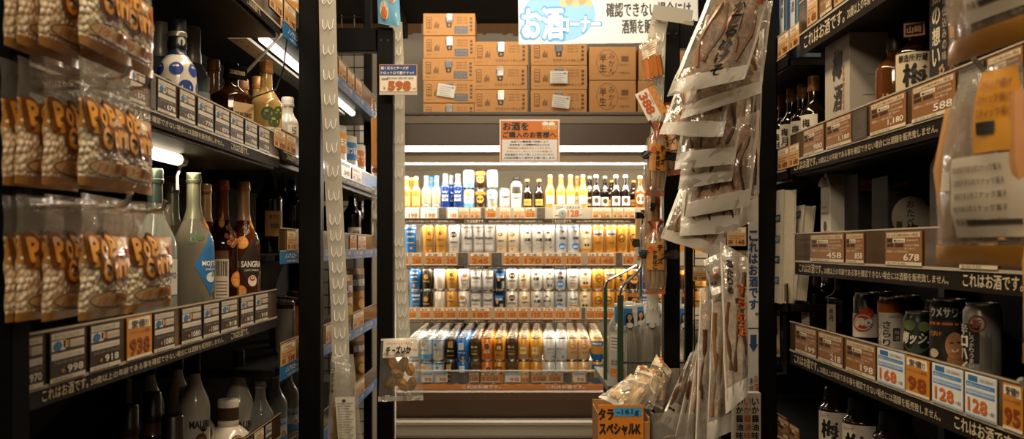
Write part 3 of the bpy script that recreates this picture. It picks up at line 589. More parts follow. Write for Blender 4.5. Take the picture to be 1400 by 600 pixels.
add_box('plum_liquor_box', 'dark box with grey stripes beside the white carton, low on the shelf', 'box', .885, 2.32, .09, .08, .13, 1.25, '#241c15', lambda b, fa, ff: [b.patch(ff, .01, .08, .02+.03*k, .03+.03*k, ink('#4a4036')) for k in range(3)])
def carton(label, X, Yf, w, h, z, col, sc=1.0):
    r = thing('gable_top_carton', label, 'carton', (X, Yf, z)); m = M(col, .5, 0, .04, 30); g = h*.2; b = MB(); b.box(0, w, 0, w, 0, h-g, m, .0015)
    vs = [(0, 0, h-g), (w, 0, h-g), (w, w, h-g), (0, w, h-g), (0.0, w*.42, h-.02), (w, w*.42, h-.02), (w, w*.58, h-.02), (0, w*.58, h-.02), (w*.0, w*.49, h), (w, w*.49, h), (w, w*.51, h), (0, w*.51, h)]
    b.add(vs, [(0, 1, 5, 4), (2, 3, 7, 6), (1, 2, 6, 5), (3, 0, 4, 7), (4, 5, 9, 8), (6, 7, 11, 10), (8, 9, 10, 11), (5, 6, 10, 9), (7, 4, 8, 11)], m); b.build('body', r)
    return r
wc = carton('white gable top carton lit from above on the middle right shelf', .775, YX(1135, .775), .072, .25, 1.25, '#d8d0c2')
l = MB(); fa = lambda u, v: (-.0008, .072-u, v)
l.disc(fa, .036, .10, .012, .013, ink('#5a5048'), 16); l.disc(fa, .05, .07, .009, .009, ink('#c8802a'), 12); l.patch(fa, .01, .06, .13, .135, ink('#9a8f80')); l.patch(fa, .015, .05, .145, .15, ink('#c8a070')); l.build('label', wc)
MB().lathe([(.013, 0), (.013, .012), (.011, .014), (0, .014)], M('#c9c0b2', .4), 18).build('cap', wc).location = (.0, .036, .205); OBJ[-1].rotation_euler = (0, -1.1, 0)
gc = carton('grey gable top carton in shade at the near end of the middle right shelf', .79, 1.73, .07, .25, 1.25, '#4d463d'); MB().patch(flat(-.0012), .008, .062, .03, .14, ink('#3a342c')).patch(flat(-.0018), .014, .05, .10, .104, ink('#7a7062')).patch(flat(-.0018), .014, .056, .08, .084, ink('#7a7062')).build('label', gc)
for i, (px0, X, w, col, t) in enumerate(((1063, .705, .034, '#c2baa9', 'thicker one against the black post'), (1081, .735, .03, '#b9b0a0', 'thinner one leaning by the cartons'))):
    r = thing('catalogue', 'upright cream paged catalogue, %s' % t, 'book', (X, 2.49-i*.02, 1.15 if i == 0 else 1.16), 0); h = .30 if i == 0 else .25
    b = MB(); b.box(.003, w-.003, .003, .14, .002, h-.002, M('#cfc5ae', .8, 0, .12, 90)); b.build('pages', r)
    c = MB().box(0, .002, 0, .142, 0, h, M(col, .4)).box(w-.002, w, 0, .142, 0, h, M('#c9c1b0', .4)).box(0, w, .14, .142, 0, h, M(col, .4)); fa = lambda u, v: (-.0006, .142-u, v)
    for k in range(4): c.patch(fa, .02, .12, .05+.055*k, .07+.055*k, ink('#2f4a4a' if k % 2 else '#55707a')); c.text('お酒カタログ', lambda u, v: (-.001, .142-u, v), .07, .055+.055*k, .010, WHITE, .08)
    c.build('cover', r); r.rotation_euler = (0, .10 if i == 1 else .02, 0)
# ================================================================ cans
LID = M('#b9b4aa', .25, .9)
def can(design, h=.122, r=.033, name='beer_can', label='', group=None, lidmat=None):
    body, parts, bands = design; m = M(body, .28, .35, coat=.3)
    prof = [(r*.78, 0, LID), (r*.80, .002, LID), (r*.97, .009)]
    zz = .010; cuts = sorted(bands)
    for z0, z1, c in cuts:
        prof += [(r, z0*h, M(c, .28, .3, coat=.3)), (r, z1*h)]
    if not cuts: prof += [(r, .012)]
    prof += [(r, h-.014), (r*.84, h-.004, LID), (r*.86, h-.0015, LID), (r*.86, h, LID), (r*.80, h, LID), (r*.79, h-.003, LID), (0, h-.003)]
    b = MB().lathe(prof, m, 22); fn = lambda u, v: ((r+.0006)*math.sin(u/r), -(r+.0006)*math.cos(u/r), v); f2 = lambda u, v: ((r+.0012)*math.sin(u/r), -(r+.0012)*math.cos(u/r), v)
    k = r/.033
    for p in parts:
        t = p[0]
        if t == 'd': b.disc(fn, p[1]*k, p[2]*h, p[3]*k, p[4]*k, ink(p[5]), 20)
        elif t == 'D': b.disc(f2, p[1]*k, p[2]*h, p[3]*k, p[4]*k, ink(p[5]), 18)
        elif t == 'r': b.ring(f2, p[1]*k, p[2]*h, p[3]*k, p[4]*k, p[5]*k, ink(p[6]))
        elif t == 's': b.star(f2, p[1]*k, p[2]*h, p[3]*k, ink(p[4]))
        elif t == 'b': b.patch(fn, p[1]*k, p[2]*k, p[3]*h, p[4]*h, ink(p[5]), 5)
        elif t == 't': b.text(p[1], f2, p[2]*k, p[3]*h, p[4]*k, ink(p[5]), p[6]*k, 'c', .035)
        elif t == 'v': b.vtext(p[1], f2, p[2]*k, p[3]*h, p[4]*k, ink(p[5]), .03)
    o = b.build(name); tag(o, label, 'can', group)
    l = MB(); lm = lidmat or LID; fz = lambda z: (lambda u, v: (u, v, z))
    l.ring(fz(h-.0022), 0, 0, .014*k, .014*k, .0012, lm, 20); pts = [fz(h-.0012)(x*k, y*k) for x, y in ((-.006, -.018), (.006, -.018), (.008, -.008), (.006, .006), (-.006, .006), (-.008, -.008))]
    l.add(pts+[(x, y, z-.0008) for x, y, z in pts], [(0, 1, 2, 3, 4, 5), (11, 10, 9, 8, 7, 6)]+[(i, 6+i, 6+(i+1) % 6, (i+1) % 6) for i in range(6)], lm); l.ring(fz(h-.0010), 0, -.012*k, .004*k, .004*k, .0012, BLACK, 12)
    l.build('pull_tab', o)
    return o
K = '#1c1712'
def emb(c, z=.72): return [('d', 0, z, .009, .010, c), ('D', .003, z+.01, .004, .004, '#c9a060')]
DES = {
 'gold': ('#c08c3c', emb('#5a3210')+[('t', 'YEBISU', 0, .48, .009, '#5a3210', .038), ('b', -.02, .02, .3, .32, '#7a4a1c')], []),
 'star': ('#ddd7ca', [('d', 0, .68, .017, .017, K), ('s', 0, .68, .012, '#c98a2c'), ('t', 'SAPPORO', 0, .40, .009, K, .044), ('b', -.018, .018, .26, .28, '#a89a84'), ('D', 0, .18, .004, .005, '#c98a2c')], []),
 'silver': ('#b4b2ac', [('b', -.026, .026, .2, .85, '#c9c5bc'), ('t', 'Asahi', 0, .52, .016, K, .046), ('t', 'SUPER DRY', 0, .36, .006, '#5a4a3a', .036), ('b', -.012, .012, .62+.14, .80, '#a8854c')], [(.05, .15, '#8d8a84'), (.9, .96, '#6a6660')]),
 'cream': ('#e0cfb0', [('d', 0, .68, .014, .010, '#a8682a'), ('D', -.002, .69, .007, .005, '#e8d4a8'), ('t', '一番搾り', 0, .44, .010, '#4a2a12', .04), ('b', -.014, .014, .30, .315, '#a8682a'), ('D', 0, .2, .005, .008, '#c07a2a')], []),
 'ring': ('#dcd5c8', [('r', 0, .52, .024, .032, .004, '#7a4a20'), ('d', 0, .66, .013, .009, '#a8743a'), ('t', 'LAGER', 0, .43, .010, '#4a2c14', .034), ('D', .016, .16, .005, .005, '#c98a2c')], []),
 'tanrei': ('#d9d4c8', [('d', 0, .74, .010, .007, '#6a5a48'), ('t', '淡麗', 0, .46, .017, '#2a231c', .036), ('r', 0, .56, .025, .035, .002, '#6f6a60'), ('t', '生', .014, .24, .008, '#8a3c1c', .01)], []),
 'bluewhite': ('#d9dadb', [('d', 0, .78, .010, .007, '#8a6a3a'), ('t', '淡麗', 0, .52, .014, K, .034), ('d', 0, .3, .021, .018, '#3b78b4'), ('t', 'ZERO', 0, .25, .010, '#eef2f4', .03)], [(.9, .97, '#3b78b4')]),
 'green': ('#d8d3c6', [('t', '濃い味', 0, .48, .013, K, .036), ('r', 0, .5, .022, .03, .003, '#5a4a38'), ('d', 0, .76, .009, .006, '#c07a2a'), ('d', -.008, .22, .006, .006, '#4a4036'), ('d', .008, .22, .006, .006, '#4a4036')], []),
 'nodogoshi': ('#dcc9a4', [('t', 'のどごし', 0, .52, .011, '#3a2412', .042), ('d', 0, .74, .012, .008, '#b8702a'), ('d', -.008, .34, .007, .007, '#4a3018'), ('d', .008, .34, .007, .007, '#4a3018')], [(.02+.06, .22, '#cf8a34')]),
 'clear': ('#cf9036', [('b', -.028, .028, .62, .84, '#e6dcc6'), ('t', 'Asahi', 0, .66, .015, K, .044), ('t', 'CLEAR', 0, .38, .010, '#7a3f10', .034)], []),
 'goldring': ('#cb8f34', [('r', 0, .56, .021, .023, .005, '#4a2a0e'), ('t', '金麦', 0, .50, .012, '#4a2a0e', .024), ('b', -.016, .016, .16, .2, '#8a4c14')], []),
 'mugi': ('#c98b30', [('d', 0, .56, .021, .021, '#2b1a0e'), ('r', 0, .56, .018, .018, .0025, '#d8a850'), ('t', '麦とホップ', 0, .53, .008, '#e0b868', .03)], []),
 'blackgold': ('#241a12', [('d', 0, .62, .012, .014, '#b98a3c'), ('t', 'YEBISU', 0, .38, .008, '#c99a4c', .036)], []),
 'blackamber': ('#3a2414', [('d', 0, .5, .021, .022, '#c48a34'), ('t', 'BLACK', 0, .46, .010, K, .032)], [(.72, .9, '#b87a2c')]),
 'bluepremium': ('#2467a6', [('t', 'PREMIUM', 0, .74, .011, '#e6e2d6', .044), ("t", "MALT'S", 0, .58, .009, '#e6e2d6', .036), ('b', -.02, .02, .4, .42, '#d8b060'), ('d', 0, .24, .006, .008, '#d07a2a')], [(.88, .95, '#c9c5bc')]),
 'blueblack': ('#1c2430', [('b', -.026, .02, .55, .78, '#2a6cae'), ('t', 'Asahi', -.002, .58, .012, '#e6e2d6', .036), ('d', -.012, .5, .007, .01, '#cf8230'), ('b', .004, .022, .1, .42, '#8f8a80')], [(.9, .97, '#2a6cae')]),
 'pink': ('#e2d2c2', [('t', 'ホワイトベルグ', 0, .56, .007, '#8a5a3a', .036), ('b', -.014, .014, .48, .49, '#b08a68'), ('b', -.012, .012, .40, .41, '#b08a68')], []),
 'asahiwhite': ('#dad6cc', [('t', 'Asahi', 0, .58, .014, K, .042), ('r', 0, .48, .027, .038, .002, '#8a8276'), ('b', -.02, .02, .3, .36, '#c07a34'), ('t', 'Style Free', 0, .42, .007, '#5a4a3a', .034)], []),
 'lemonblue': ('#d3d9dc', [('d', -.006, .74, .012, .012, '#d98a2c'), ('t', 'ほろよい', 0, .44, .010, '#3a4a5a', .04), ('d', .004, .2, .010, .010, '#3b86c2')], [(.02+.06, .3, '#6aa2cc'), (.88, .95, '#4b92c8')]),
 'whiteblue': ('#d9dcdc', [('t', 'ほろよい', 0, .46, .010, '#3a5a7a', .04), ('d', -.012, .72, .008, .01, '#3b86c2'), ('d', .014, .25, .008, .010, '#d98a2c')], [(.86, .95, '#4b92c8')]),
 'highblack': ('#18130f', [('b', -.012, .012, .58, .86, '#c99a4c'), ('d', 0, .74, .007, .012, '#3a2412'), ('t', '角ハイ', 0, .40, .011, '#e0d2b0', .036), ('t', 'HIGHBALL', 0, .22, .006, '#b98a3c', .036)], []),
 'highblue': ('#2a6cae', [('b', -.014, .014, .5, .8, '#d9dde0'), ('d', 0, .66, .009, .010, '#7fb0d8'), ('t', 'ハイボール', 0, .34, .009, '#eef2f4', .042), ('d', .01, .16, .006, .006, '#d98a2c')], []),
 'brown': ('#5a4630', [('t', '濃いめ', 0, .56, .012, '#d8c49c', .034), ('b', -.02, .02, .44, .455, '#d8c49c'), ('t', 'TORYS', 0, .28, .009, '#d8b060', .034)], [(.86, .95, '#8a6a3a')]),
 'orangebar': ('#c9742a', [('d', 0, .64, .014, .016, '#7a3a14'), ('t', 'SOUR', 0, .36, .011, '#f0dcb0', .034), ('r', 0, .64, .018, .020, .002, '#f0dcb0')], []),
 'amberbar': ('#c88a2e', [('b', -.020, .020, .44, .78, '#6a3a16'), ('t', '梅', 0, .5, .022, '#e0b868', .022), ('t', 'サワー', 0, .22, .010, '#5a2e10', .034)], []),
 'goldtall': ('#cf9438', [('b', -.018, .018, .3, .62, '#e0be7c'), ('t', 'レモン', 0, .42, .012, '#7a4414', .03), ('d', .01, .2, .006, .008, '#3b86c2')], []),
 'plainwhite': ('#dedcd6', [('t', 'ほろよい', 0, .5, .010, '#6a7078', .04), ('t', '白いサワー', 0, .36, .006, '#8a9098', .034), ('d', .014, .2, .007, .008, '#4b92c8')], []),
 'peach': ('#dcb684', [('d', .0, .62, .017, .014, '#c87a34'), ('D', -.004, .65, .009, .006, '#e6c898'), ('t', 'もも', 0, .34, .011, '#8a4a1a', .024)], []),
 'premiumgold': ('#c99a4c', [('b', -.04, .04, .66, .86, '#2467a6'), ('t', 'PREMIUM', 0, .71, .010, '#eee8d8', .044)], [(.66, .86, '#2467a6'), (.06, .3, '#2467a6')]),
 'winter': ('#d7d4cc', [('b', -.03, .03, .1, .3, '#6aa2cc'), ('t', 'White', 0, .56, .011, '#3a5a7a', .038), ('d', .008, .75, .008, .008, '#d98a2c')], []),
}
CN = {'gold': 'gold can with dark emblem', 'star': 'white can with gold star', 'silver': 'silver can with bold black lettering', 'cream': 'cream can with brown crest', 'ring': 'white can with brown oval ring', 'tanrei': 'white can with thin grey oval',
 'bluewhite': 'white can with blue disc', 'green': 'white can with dark oval ring', 'nodogoshi': 'cream and orange can', 'clear': 'orange can with white band', 'goldring': 'orange gold can with dark ring', 'mugi': 'gold can with dark round emblem', 'blackgold': 'black can with gold emblem',
 'blackamber': 'dark can with amber disc', 'bluepremium': 'blue can with white lettering', 'blueblack': 'dark blue and black can', 'pink': 'pale pinkish can', 'asahiwhite': 'white can with orange bar', 'lemonblue': 'pale blue can with fruit', 'whiteblue': 'white can with blue top', 'highblack': 'black can with gold panel',
 'highblue': 'blue can with pale panel', 'brown': 'dark brown can', 'orangebar': 'orange can with brown disc', 'amberbar': 'amber can with brown panel', 'goldtall': 'golden can with pale panel', 'plainwhite': 'plain white can', 'peach': 'peach coloured can', 'premiumgold': 'blue and gold banded can', 'winter': 'pale can with blue foot'}
_can = {}
def put_can(des, h, label, loc, group=None, turn=0.0, r=.033):
    k = (des, h)
    if k in _can: o = dup(_can[k], label, loc, turn)
    else:
        o = can(DES[des], h, r, 'beer_can', label, group); o.location = loc; o.rotation_euler = (0, 0, turn); _can[k] = o
    if group: o['group'] = group
    return o
# ================================================================ the open display cooler
CX0, CX1, CY = -.80, 1.22, 5.20
INW = M('#e9e2d4', .45); BR = M('#5a4430', .4, 0, .08, 6); STEELB = M('#a09a8c', .35, .6, .06, 10)
co = thing('display_cooler', 'long lit open cooler full of cans and bottles along the back wall', 'cooler', (0, 0, 0))
MB().box(CX0, CX1, 6.08, 6.12, .4, 1.95, INW).build('back_panel', co)
for x in (CX0, CX1-.03): MB().box(x, x+.03, 4.98, 6.12, .30, 1.95, M('#cfc8ba', .4), .004).build('side_panel', co)
c = MB(); c.box(CX0-.01, CX1+.01, 5.02, 5.06, 1.995, 2.012, M('#4c453a', .45), .003); c.box(CX0, CX1, 5.03, 6.13, 1.952, 1.990, M('#6b5a45', .4)); c.build('canopy', co)
MB().box((652-700)*5.42/F, .99, 5.43, 5.72, 1.990, 2.0555, CARD).build('riser_tray', co)
MB().box(CX0, CX1, 5.035, 5.055, 1.837, 1.952, M('#3c2a1a', .3, 0, .06, 5), .003).build('fascia', co)
MB().box(CX0, CX1, 5.04, 5.12, 1.800, 1.837, M('#dcd6c8', .4), .002).patch(lambda u, v: (u, 5.0392, v), CX0+.01, CX1-.01, 1.802, 1.835, emis('#fff0d8', 2.6)).build('light_box', co)
MB().box(CX0, CX1, 5.06, 5.10, 1.748, 1.800, M('#8a775c', .4), .002).build('fascia', co)
cl = MB().box(CX0+.03, CX1-.03, 5.10, 6.08, 1.785, 1.80, INW)
for i in range(8): cl.lathe([(.035, 1.7845), (.032, 1.779), (0, 1.779)], M('#d8d2c4', .3), 18, -.35+i*.09, 5.3)
cl.build('canopy_liner', co)
MB().tube([(CX0+.05, 5.13, 1.755), (CX1-.05, 5.13, 1.755)], .014, emis('#fff1da', 7), 10).build('lamp_tube', co)
def cshelf(z, rt, rb, sb, y0=CY, depth=.5):
    s = MB().box(CX0+.03, CX1-.03, y0, y0+depth, z-.018, z, M('#ddd6c8', .4), .002).patch(lambda u, v: (u, y0-.0006, v), CX0+.03, CX1-.03, z-.016, z-.002, M('#ece6d8', .35)).build('shelf', co)
    MB().box(CX0+.03, CX1-.03, -.002, .001, 0, rt-rb, M('#a89c88', .4)).build('price_rail', s, (0, y0-.004, rb))
    n = MB().box(CX0+.03, CX1-.03, 0, .002, 0, rb-sb, M('#3a2818', .4)); h = rb-sb; x = CX0+.06
    while x < CX1-.4:
        n.text(NOTICE_S, flat(-.001), x, h*.15, h*.66, CREAM, .11, 'l', .02); n.text(NOTICE_L, flat(-.001), x+.13, h*.25, h*.42, CREAM, .30, 'l'); x += .48
    n.build('notice_strip', s, (0, y0-.006, sb))
    MB().tube([(CX0+.05, y0+.03, z-.028), (CX1-.05, y0+.03, z-.028)], .008, emis('#fff1da', 6.0), 8).build('lamp_tube', s)
    return s
cshelf(1.505, 1.514, 1.452, 1.425); cshelf(1.252, 1.268, 1.196, 1.176); cshelf(.936, .968, .902, .885)
MB().box(CX0+.03, CX1-.03, 5.0, 6.08, .55, .572, M('#d8d1c3', .4), .003).build('deck', co)
rz_ = MB(); rz_.add([(x, y, z) for x in (CX0+.03, CX1-.03) for y, z in ((5.09, .572), (5.09, .692), (5.9, .735), (5.9, .572))], [(0, 1, 2, 3), (7, 6, 5, 4), (0, 4, 5, 1), (1, 5, 6, 2), (2, 6, 7, 3), (3, 7, 4, 0)], INW); rz_.build('deck_riser', co)
g = MB().box(CX0+.03, CX1-.03, 4.985, 4.989, .565, .648, film('#e9e4d8', .02, .05, gloss=.15)); g.box(CX0+.03, CX1-.03, 4.984, 4.990, .646, .652, M('#d9d4c8', .2)); g.build('glass_guard', co)
n = MB().box(CX0+.03, CX1-.03, 0, .002, 0, .026, M('#d8843a', .4)); x = CX0+.10
while x < CX1-.3: n.text(NOTICE_S, flat(-.001), x, .005, .017, WHITE, .2, 'l', .04); x += .44
n.build('notice_strip', co, (0, 4.980, .552))
b = MB(); prof = [(4.975, .552), (4.955, .54), (4.955, .50), (4.97, .45), (4.99, .42), (5.0, .40), (5.0, .315)]
for (ya, za), (yb_, zb) in zip(prof, prof[1:]): b.add([(CX0, ya, za), (CX1, ya, za), (CX1, yb_, zb), (CX0, yb_, zb)], [(3, 2, 1, 0)], BR, True)
b.box(CX0, CX1, 5.0, 6.1, .10, .552, BR); b.build('base', co)
b = MB(); prof = [(4.99, .400), (4.955, .396), (4.945, .385), (4.945, .372), (4.955, .362), (4.955, .315), (4.965, .30), (4.99, .298)]
for (ya, za), (yb_, zb) in zip(prof, prof[1:]): b.add([(CX0, ya, za), (CX1, ya, za), (CX1, yb_, zb), (CX0, yb_, zb)], [(3, 2, 1, 0)], M('#b3aa98', .4, .3), True)
b.build('bumper', co); MB().box(CX0, CX1, 5.06, 6.1, 0, .31, BLACK).build('kickplate', co)
area('cooler_lamp', ((CX0+CX1)/2, 5.16, 1.735), (math.radians(-12), 0, 0), 1.9, .04, 31, '#fff0dc')
for z in (1.47, 1.215, .90): area('cooler_shelf_lamp', ((CX0+CX1)/2, 5.215, z), (math.radians(-18), 0, 0), 1.9, .02, 22, '#fff0dc')
S = 'the cooler'
def WX(px, Y=CY): return (px-VX)*Y/F
# ---- row of tall cans
row2 = [(561, 'bluepremium'), (585, 'gold'), (603, 'gold'), (621, 'star'), (638, 'silver'), (654, 'silver'), (670, 'silver'), (686, 'cream'), (702, 'cream'), (719, 'tanrei'), (735, 'tanrei'), (751, 'tanrei'), (767, 'bluewhite'), (784, 'bluewhite'), (801, 'nodogoshi'), (818, 'clear'), (835, 'clear'), (851, 'goldring'), (868, 'goldring'), (885, 'mugi'), (902, 'blackgold'), (919, 'mugi'), (936, 'gold'), (953, 'clear'), (970, 'goldring')]
for i, (px, d) in enumerate(row2):
    put_can(d, .168, 'tall %s, %s from the clip strip in the tall row' % (CN[d], ORD[i]), (WX(px, 5.245), 5.245, 1.252), 'tall cans on the upper can shelf', random.uniform(-.35, .35))
b = MB().box(-.002, .002, 0, .2, 0, .15, film('#e9e4d8', .2, .1)); tag(b.build('shelf_divider', None, (WX(574), 5.22, 1.252)), 'clear divider between the blue can and the gold tall cans', 'divider')
# ---- two layers of short cans
row3 = [(568, 'bluepremium'), (584, 'blackgold'), (601, 'pink'), (618, 'gold'), (634, 'ring'), (651, 'silver'), (667, 'silver'), (683, 'blueblack'), (700, 'star'), (717, 'cream'), (734, 'tanrei'), (750, 'green'), (766, 'bluewhite'), (783, 'asahiwhite'), (800, 'nodogoshi'), (817, 'goldring'), (833, 'clear'), (849, 'mugi'), (866, 'blackamber'), (882, 'bluepremium'), (899, 'mugi'), (916, 'goldring'), (940, 'blackamber'), (957, 'gold')]
for i, (px, d) in enumerate(row3):
    for k in (0, 1):
        d2 = {'clear': 'goldring'}.get(d, d) if k == 0 and i > 14 else d
        put_can(d2, .122, 'short %s, %s layer, %s from clip strip in double row' % (CN[d2], ('lower', 'upper')[k], ORD[i]), (WX(px, 5.245), 5.245, .936+k*.1225), 'short cans on the lower can shelf', random.uniform(-.3, .3))
    put_can(d, .122, 'short %s, back row behind the %s upper can' % (CN[d], ORD[i]), (WX(px, 5.245), 5.313, .936+.1225), 'back row of short cans', 0)
# ---- the deck
deck = [(566, 'winter'), (583, 'lemonblue'), (599, 'whiteblue'), (616, 'highblack'), (633, 'highblue'), (650, 'brown'), (666, 'orangebar'), (683, 'amberbar'), (700, 'brown'), (716, 'goldtall'), (733, 'goldtall'), (751, 'plainwhite'), (768, 'plainwhite'), (782, 'peach'), (798, 'peach'), (817, 'premiumgold'), (840, 'orangebar'), (866, 'amberbar'), (884, 'highblack')]
for i, (px, d) in enumerate(deck):
    Y0 = 5.05; x = WX(px, Y0)
    jit = random.uniform(-.006, .012)
    put_can(d, .122, '%s on cooler deck, bottom layer, %s from squid bag' % (CN[d], ORD[i]), (x, Y0, .572), 'cans on the deck, bottom layer', random.uniform(-.3, .3))
    for q in range(10 if i < 16 else 3):
        put_can(d, .122, '%s on cooler deck, top layer, front of %s file' % (CN[d], ORD[i]) if q == 0 else '%s on cooler deck, behind the front of %s file' % (CN[d], ORD[i]), (x+(q*.0025 if q else 0), Y0+jit+q*.0695, .572+.1225+q*.0035), 'cans on the deck, top layer' if q == 0 else 'deck file of cans %s past the squid bag' % ORD[i], random.uniform(-.3, .3))
# ---- bottles and cans on the top shelf of the cooler
def lb(z0, z1, col, t, c2): return plain_label(z0, z1, .022, col, ((t, (z0+z1)/2-.005, .010, c2, .032),))
AM = glass('#b8772c', .62); TOPZ = 1.505
bt = {}
bt['amber'] = bottle('beer_bottle', 'amber bottle with cream cap', 'bottle', .18, .027, .0125, .095, .135, glass('#c48a44', .6), (.016, M('#d8b888', .4)), None, lb(.02, .07, '#d8a860', 'フルーツ', '#7a4414'))
bt['clearblue'] = bottle('beer_bottle', 'clear bottle with blue cap', 'bottle', .185, .027, .0125, .095, .135, glass('#cfc2a8', .4), (.018, M('#3b86c2', .4)), (.12, .155, M('#4b92c8', .4)), lb(.015, .03, '#3a4a5a', 'ZIMA', '#e0e4e6'))
bt['blue'] = bottle('beer_bottle', 'deep blue bottle', 'bottle', .195, .028, .0125, .12, .155, M('#16306e', .15, .1, coat=.5), (.022, M('#c9cdd2', .3, .4)), (.14, .176, M('#b9c4d2', .3, .4)), lambda l, fn, fn2, R: (l.text('SKYY', fn2, 0, .065, .014, WHITE, .036, 'c', .03), l.text('BLUE', fn2, 0, .045, .013, WHITE, .034, 'c', .03), l.text('W', fn2, 0, .088, .012, WHITE, .03)))
bt['corona'] = bottle('beer_bottle', 'pale gold clear bottle with white label', 'bottle', .19, .027, .0125, .095, .14, glass('#cf9844', .55), (.014, M('#c9b488', .35, .4)), None, lb(.03, .075, '#e0d6c0', 'Corona', '#2a3a5a'), liquid=(.13, M('#c98a2e', .2)))
bt['dark'] = bottle('beer_bottle', 'dark brown bottle', 'bottle', .165, .027, .0125, .085, .125, glass('#1a0f08', .92), (.014, M('#b8924c', .3, .5)), None, lb(.02, .055, '#b98a3c', 'STOUT', '#2a1a0e'))
bt['blackw'] = bottle('beer_bottle', 'black bottle with cream label', 'bottle', .19, .028, .0125, .095, .14, glass('#120c08', .93), (.016, M('#d6cbb4', .35)), None, lambda l, fn, fn2, R: (l.patch(fn, -.024, .024, .02, .07, ink('#dcd2bc'), 6), l.disc(fn2, 0, .048, .012, .014, ink('#4a2c14')), l.patch(fn, -.02, .02, .115, .128, ink('#dcd2bc'), 5)))
bt['round'] = bottle('beer_bottle', 'amber bottle with round cream label', 'bottle', .185, .029, .0125, .09, .135, glass('#7a4416', .75), (.016, M('#c9b488', .35)), None, lambda l, fn, fn2, R: (l.disc(fn, 0, .055, .024, .028, ink('#e2d6bc'), 22), l.ring(fn2, 0, .055, .021, .025, .0015, ink('#8a5a2c')), l.text('BELGE', fn2, 0, .05, .009, ink('#6a3a14'), .03)))
rowb = [(556, 'amber', 0), (569, 'amber', 0), (583, 'clearblue', 0), (597, 'clearblue', 0), (609, 'blue', 0), (626, 'blue', 0), (721, 'dark', 0), (737, 'dark', 0), (752, 'corona', 0), (767, 'corona', 0), (780, 'corona', 0), (789, 'corona', 1), (797, 'corona', 0), (806, 'blackw', 1), (815, 'blackw', 0), (827, 'blackw', 1), (836, 'dark', 1), (842, 'blackw', 0), (855, 'blackw', 0), (866, 'dark', 1), (875, 'round', 0), (889, 'round', 0), (563, 'amber', 1), (617, 'blue', 1), (590, 'clearblue', 1)]
used_b = {}
for i, (px, d, back) in enumerate(sorted(rowb)):
    Y = 5.24+back*.075; lab = '%s, cooler top shelf, %s bottle past the clip strip' % (bt[d]['label'] if d not in used_b else used_b[d], ORD[i]); used_b.setdefault(d, bt[d]['label'])
    put(bt[d], lab, px, WX(px, Y), TOPZ, side='L', turn=-L90, group='bottles on the cooler top shelf'); o = OBJ[-1]
    rt = [q for q in OBJ if q.get('label') == lab][-1]; rt.location = (WX(px, Y), Y, TOPZ)
row1 = [(641, 'lemonblue', 2), (657, 'blackamber', 2), (673, 'whiteblue', 2), (690, 'silver', 1)]
for px, d, n in row1:
    for k in range(n): put_can(d, .110 if n == 2 else .118, '%s beside the blue bottles, %s' % (CN[d], ('bottom of its stack', 'top of its stack')[k] if n == 2 else 'standing alone'), (WX(px, 5.245), 5.245, TOPZ+k*.1105), 'short cans on the cooler top shelf', random.uniform(-.2, .2), .032)
wc2 = bottle('beer_bottle', 'white aluminium bottle with black band and cap under the orange notice', 'bottle', .175, .031, .018, .13, .155, M('#d8cdb6', .3, .2), (.018, BLACK), None, lambda l, fn, fn2, R: (l.patch(fn, -.028, .028, .085, .125, ink('#2a2018'), 6), l.text('Hoegaarden', fn2, 0, .055, .014, ink('#3a2a1c'), .044, 'c', .03, .2)))
put(wc2, None, 706, WX(706, 5.24), TOPZ, turn=-L90); wc2.location = (WX(706, 5.24), 5.24, TOPZ)
# ---- price cards on the cooler
def cc(row, z, h, where):
    for i, (a, b_, st, pr) in enumerate(row):
        if a > 930: continue
        x0, x1 = WX(a), WX(b_); put_card(round((x1-x0)*.97, 3), h, st, pr, '%s, cooler %s, %s past the clip strip' % (CARD_N[st], where, ORD[i]), 'price cards on the cooler', ((x0+x1)/2, CY-.0062, z), 0)
cc([(553, 573, 'white', '198'), (575, 598, 'white', '198'), (600, 610, 'grey', ''), (612, 626, 'white', '188'), (627, 641, 'pale', '200'), (643, 657, 'pale', '200'), (658, 663, 'grey', ''), (664, 679, 'cool', '200'), (683, 698, 'pale', '120'), (702, 717, 'pale', '210'), (718, 732, 'cool', '210'), (734, 745, 'grey', ''), (809, 836, 'pale', '258'), (838, 852, 'pale', '228'), (853, 868, 'pale', '248')], 1.455, .057, 'rail below the bottles')
cc([(546, 559, 'cool', '198'), (563, 577, 'cool', '268'), (580, 607, 'cool', '258'), (609, 625, 'cool', '245'), (626, 640, 'grey', ''), (642, 671, 'cool', '245'), (672, 686, 'grey', ''), (688, 712, 'cool', '245'), (714, 743, 'cool', '170'), (745, 770, 'cool', '170'), (772, 796, 'cool', '170'), (803, 816, 'cool', '148'), (817, 841, 'cool', '148'), (842, 850, 'grey', ''), (851, 868, 'cool', '147'), (870, 890, 'cool', '178')], 1.199, .066, 'rail below the tall cans')
cc([(557, 570, 'cool', '208'), (574, 589, 'cool', '208'), (592, 608, 'cool', '208'), (609, 624, 'cool', '208'), (626, 641, 'cool', '185'), (644, 671, 'cool', '185'), (676, 691, 'cool', '185'), (693, 707, 'cool', '185'), (709, 722, 'cool', '185'), (725, 740, 'cool', '125'), (742, 757, 'cool', '125'), (759, 774, 'cool', '125'), (777, 793, 'cool', '125'), (795, 800, 'grey', ''), (802, 813, 'cool', '105'), (813, 826, 'cool', '105'), (828, 842, 'cool', '109'), (850, 866, 'cool', '109')], .905, .06, 'rail below the double can row')
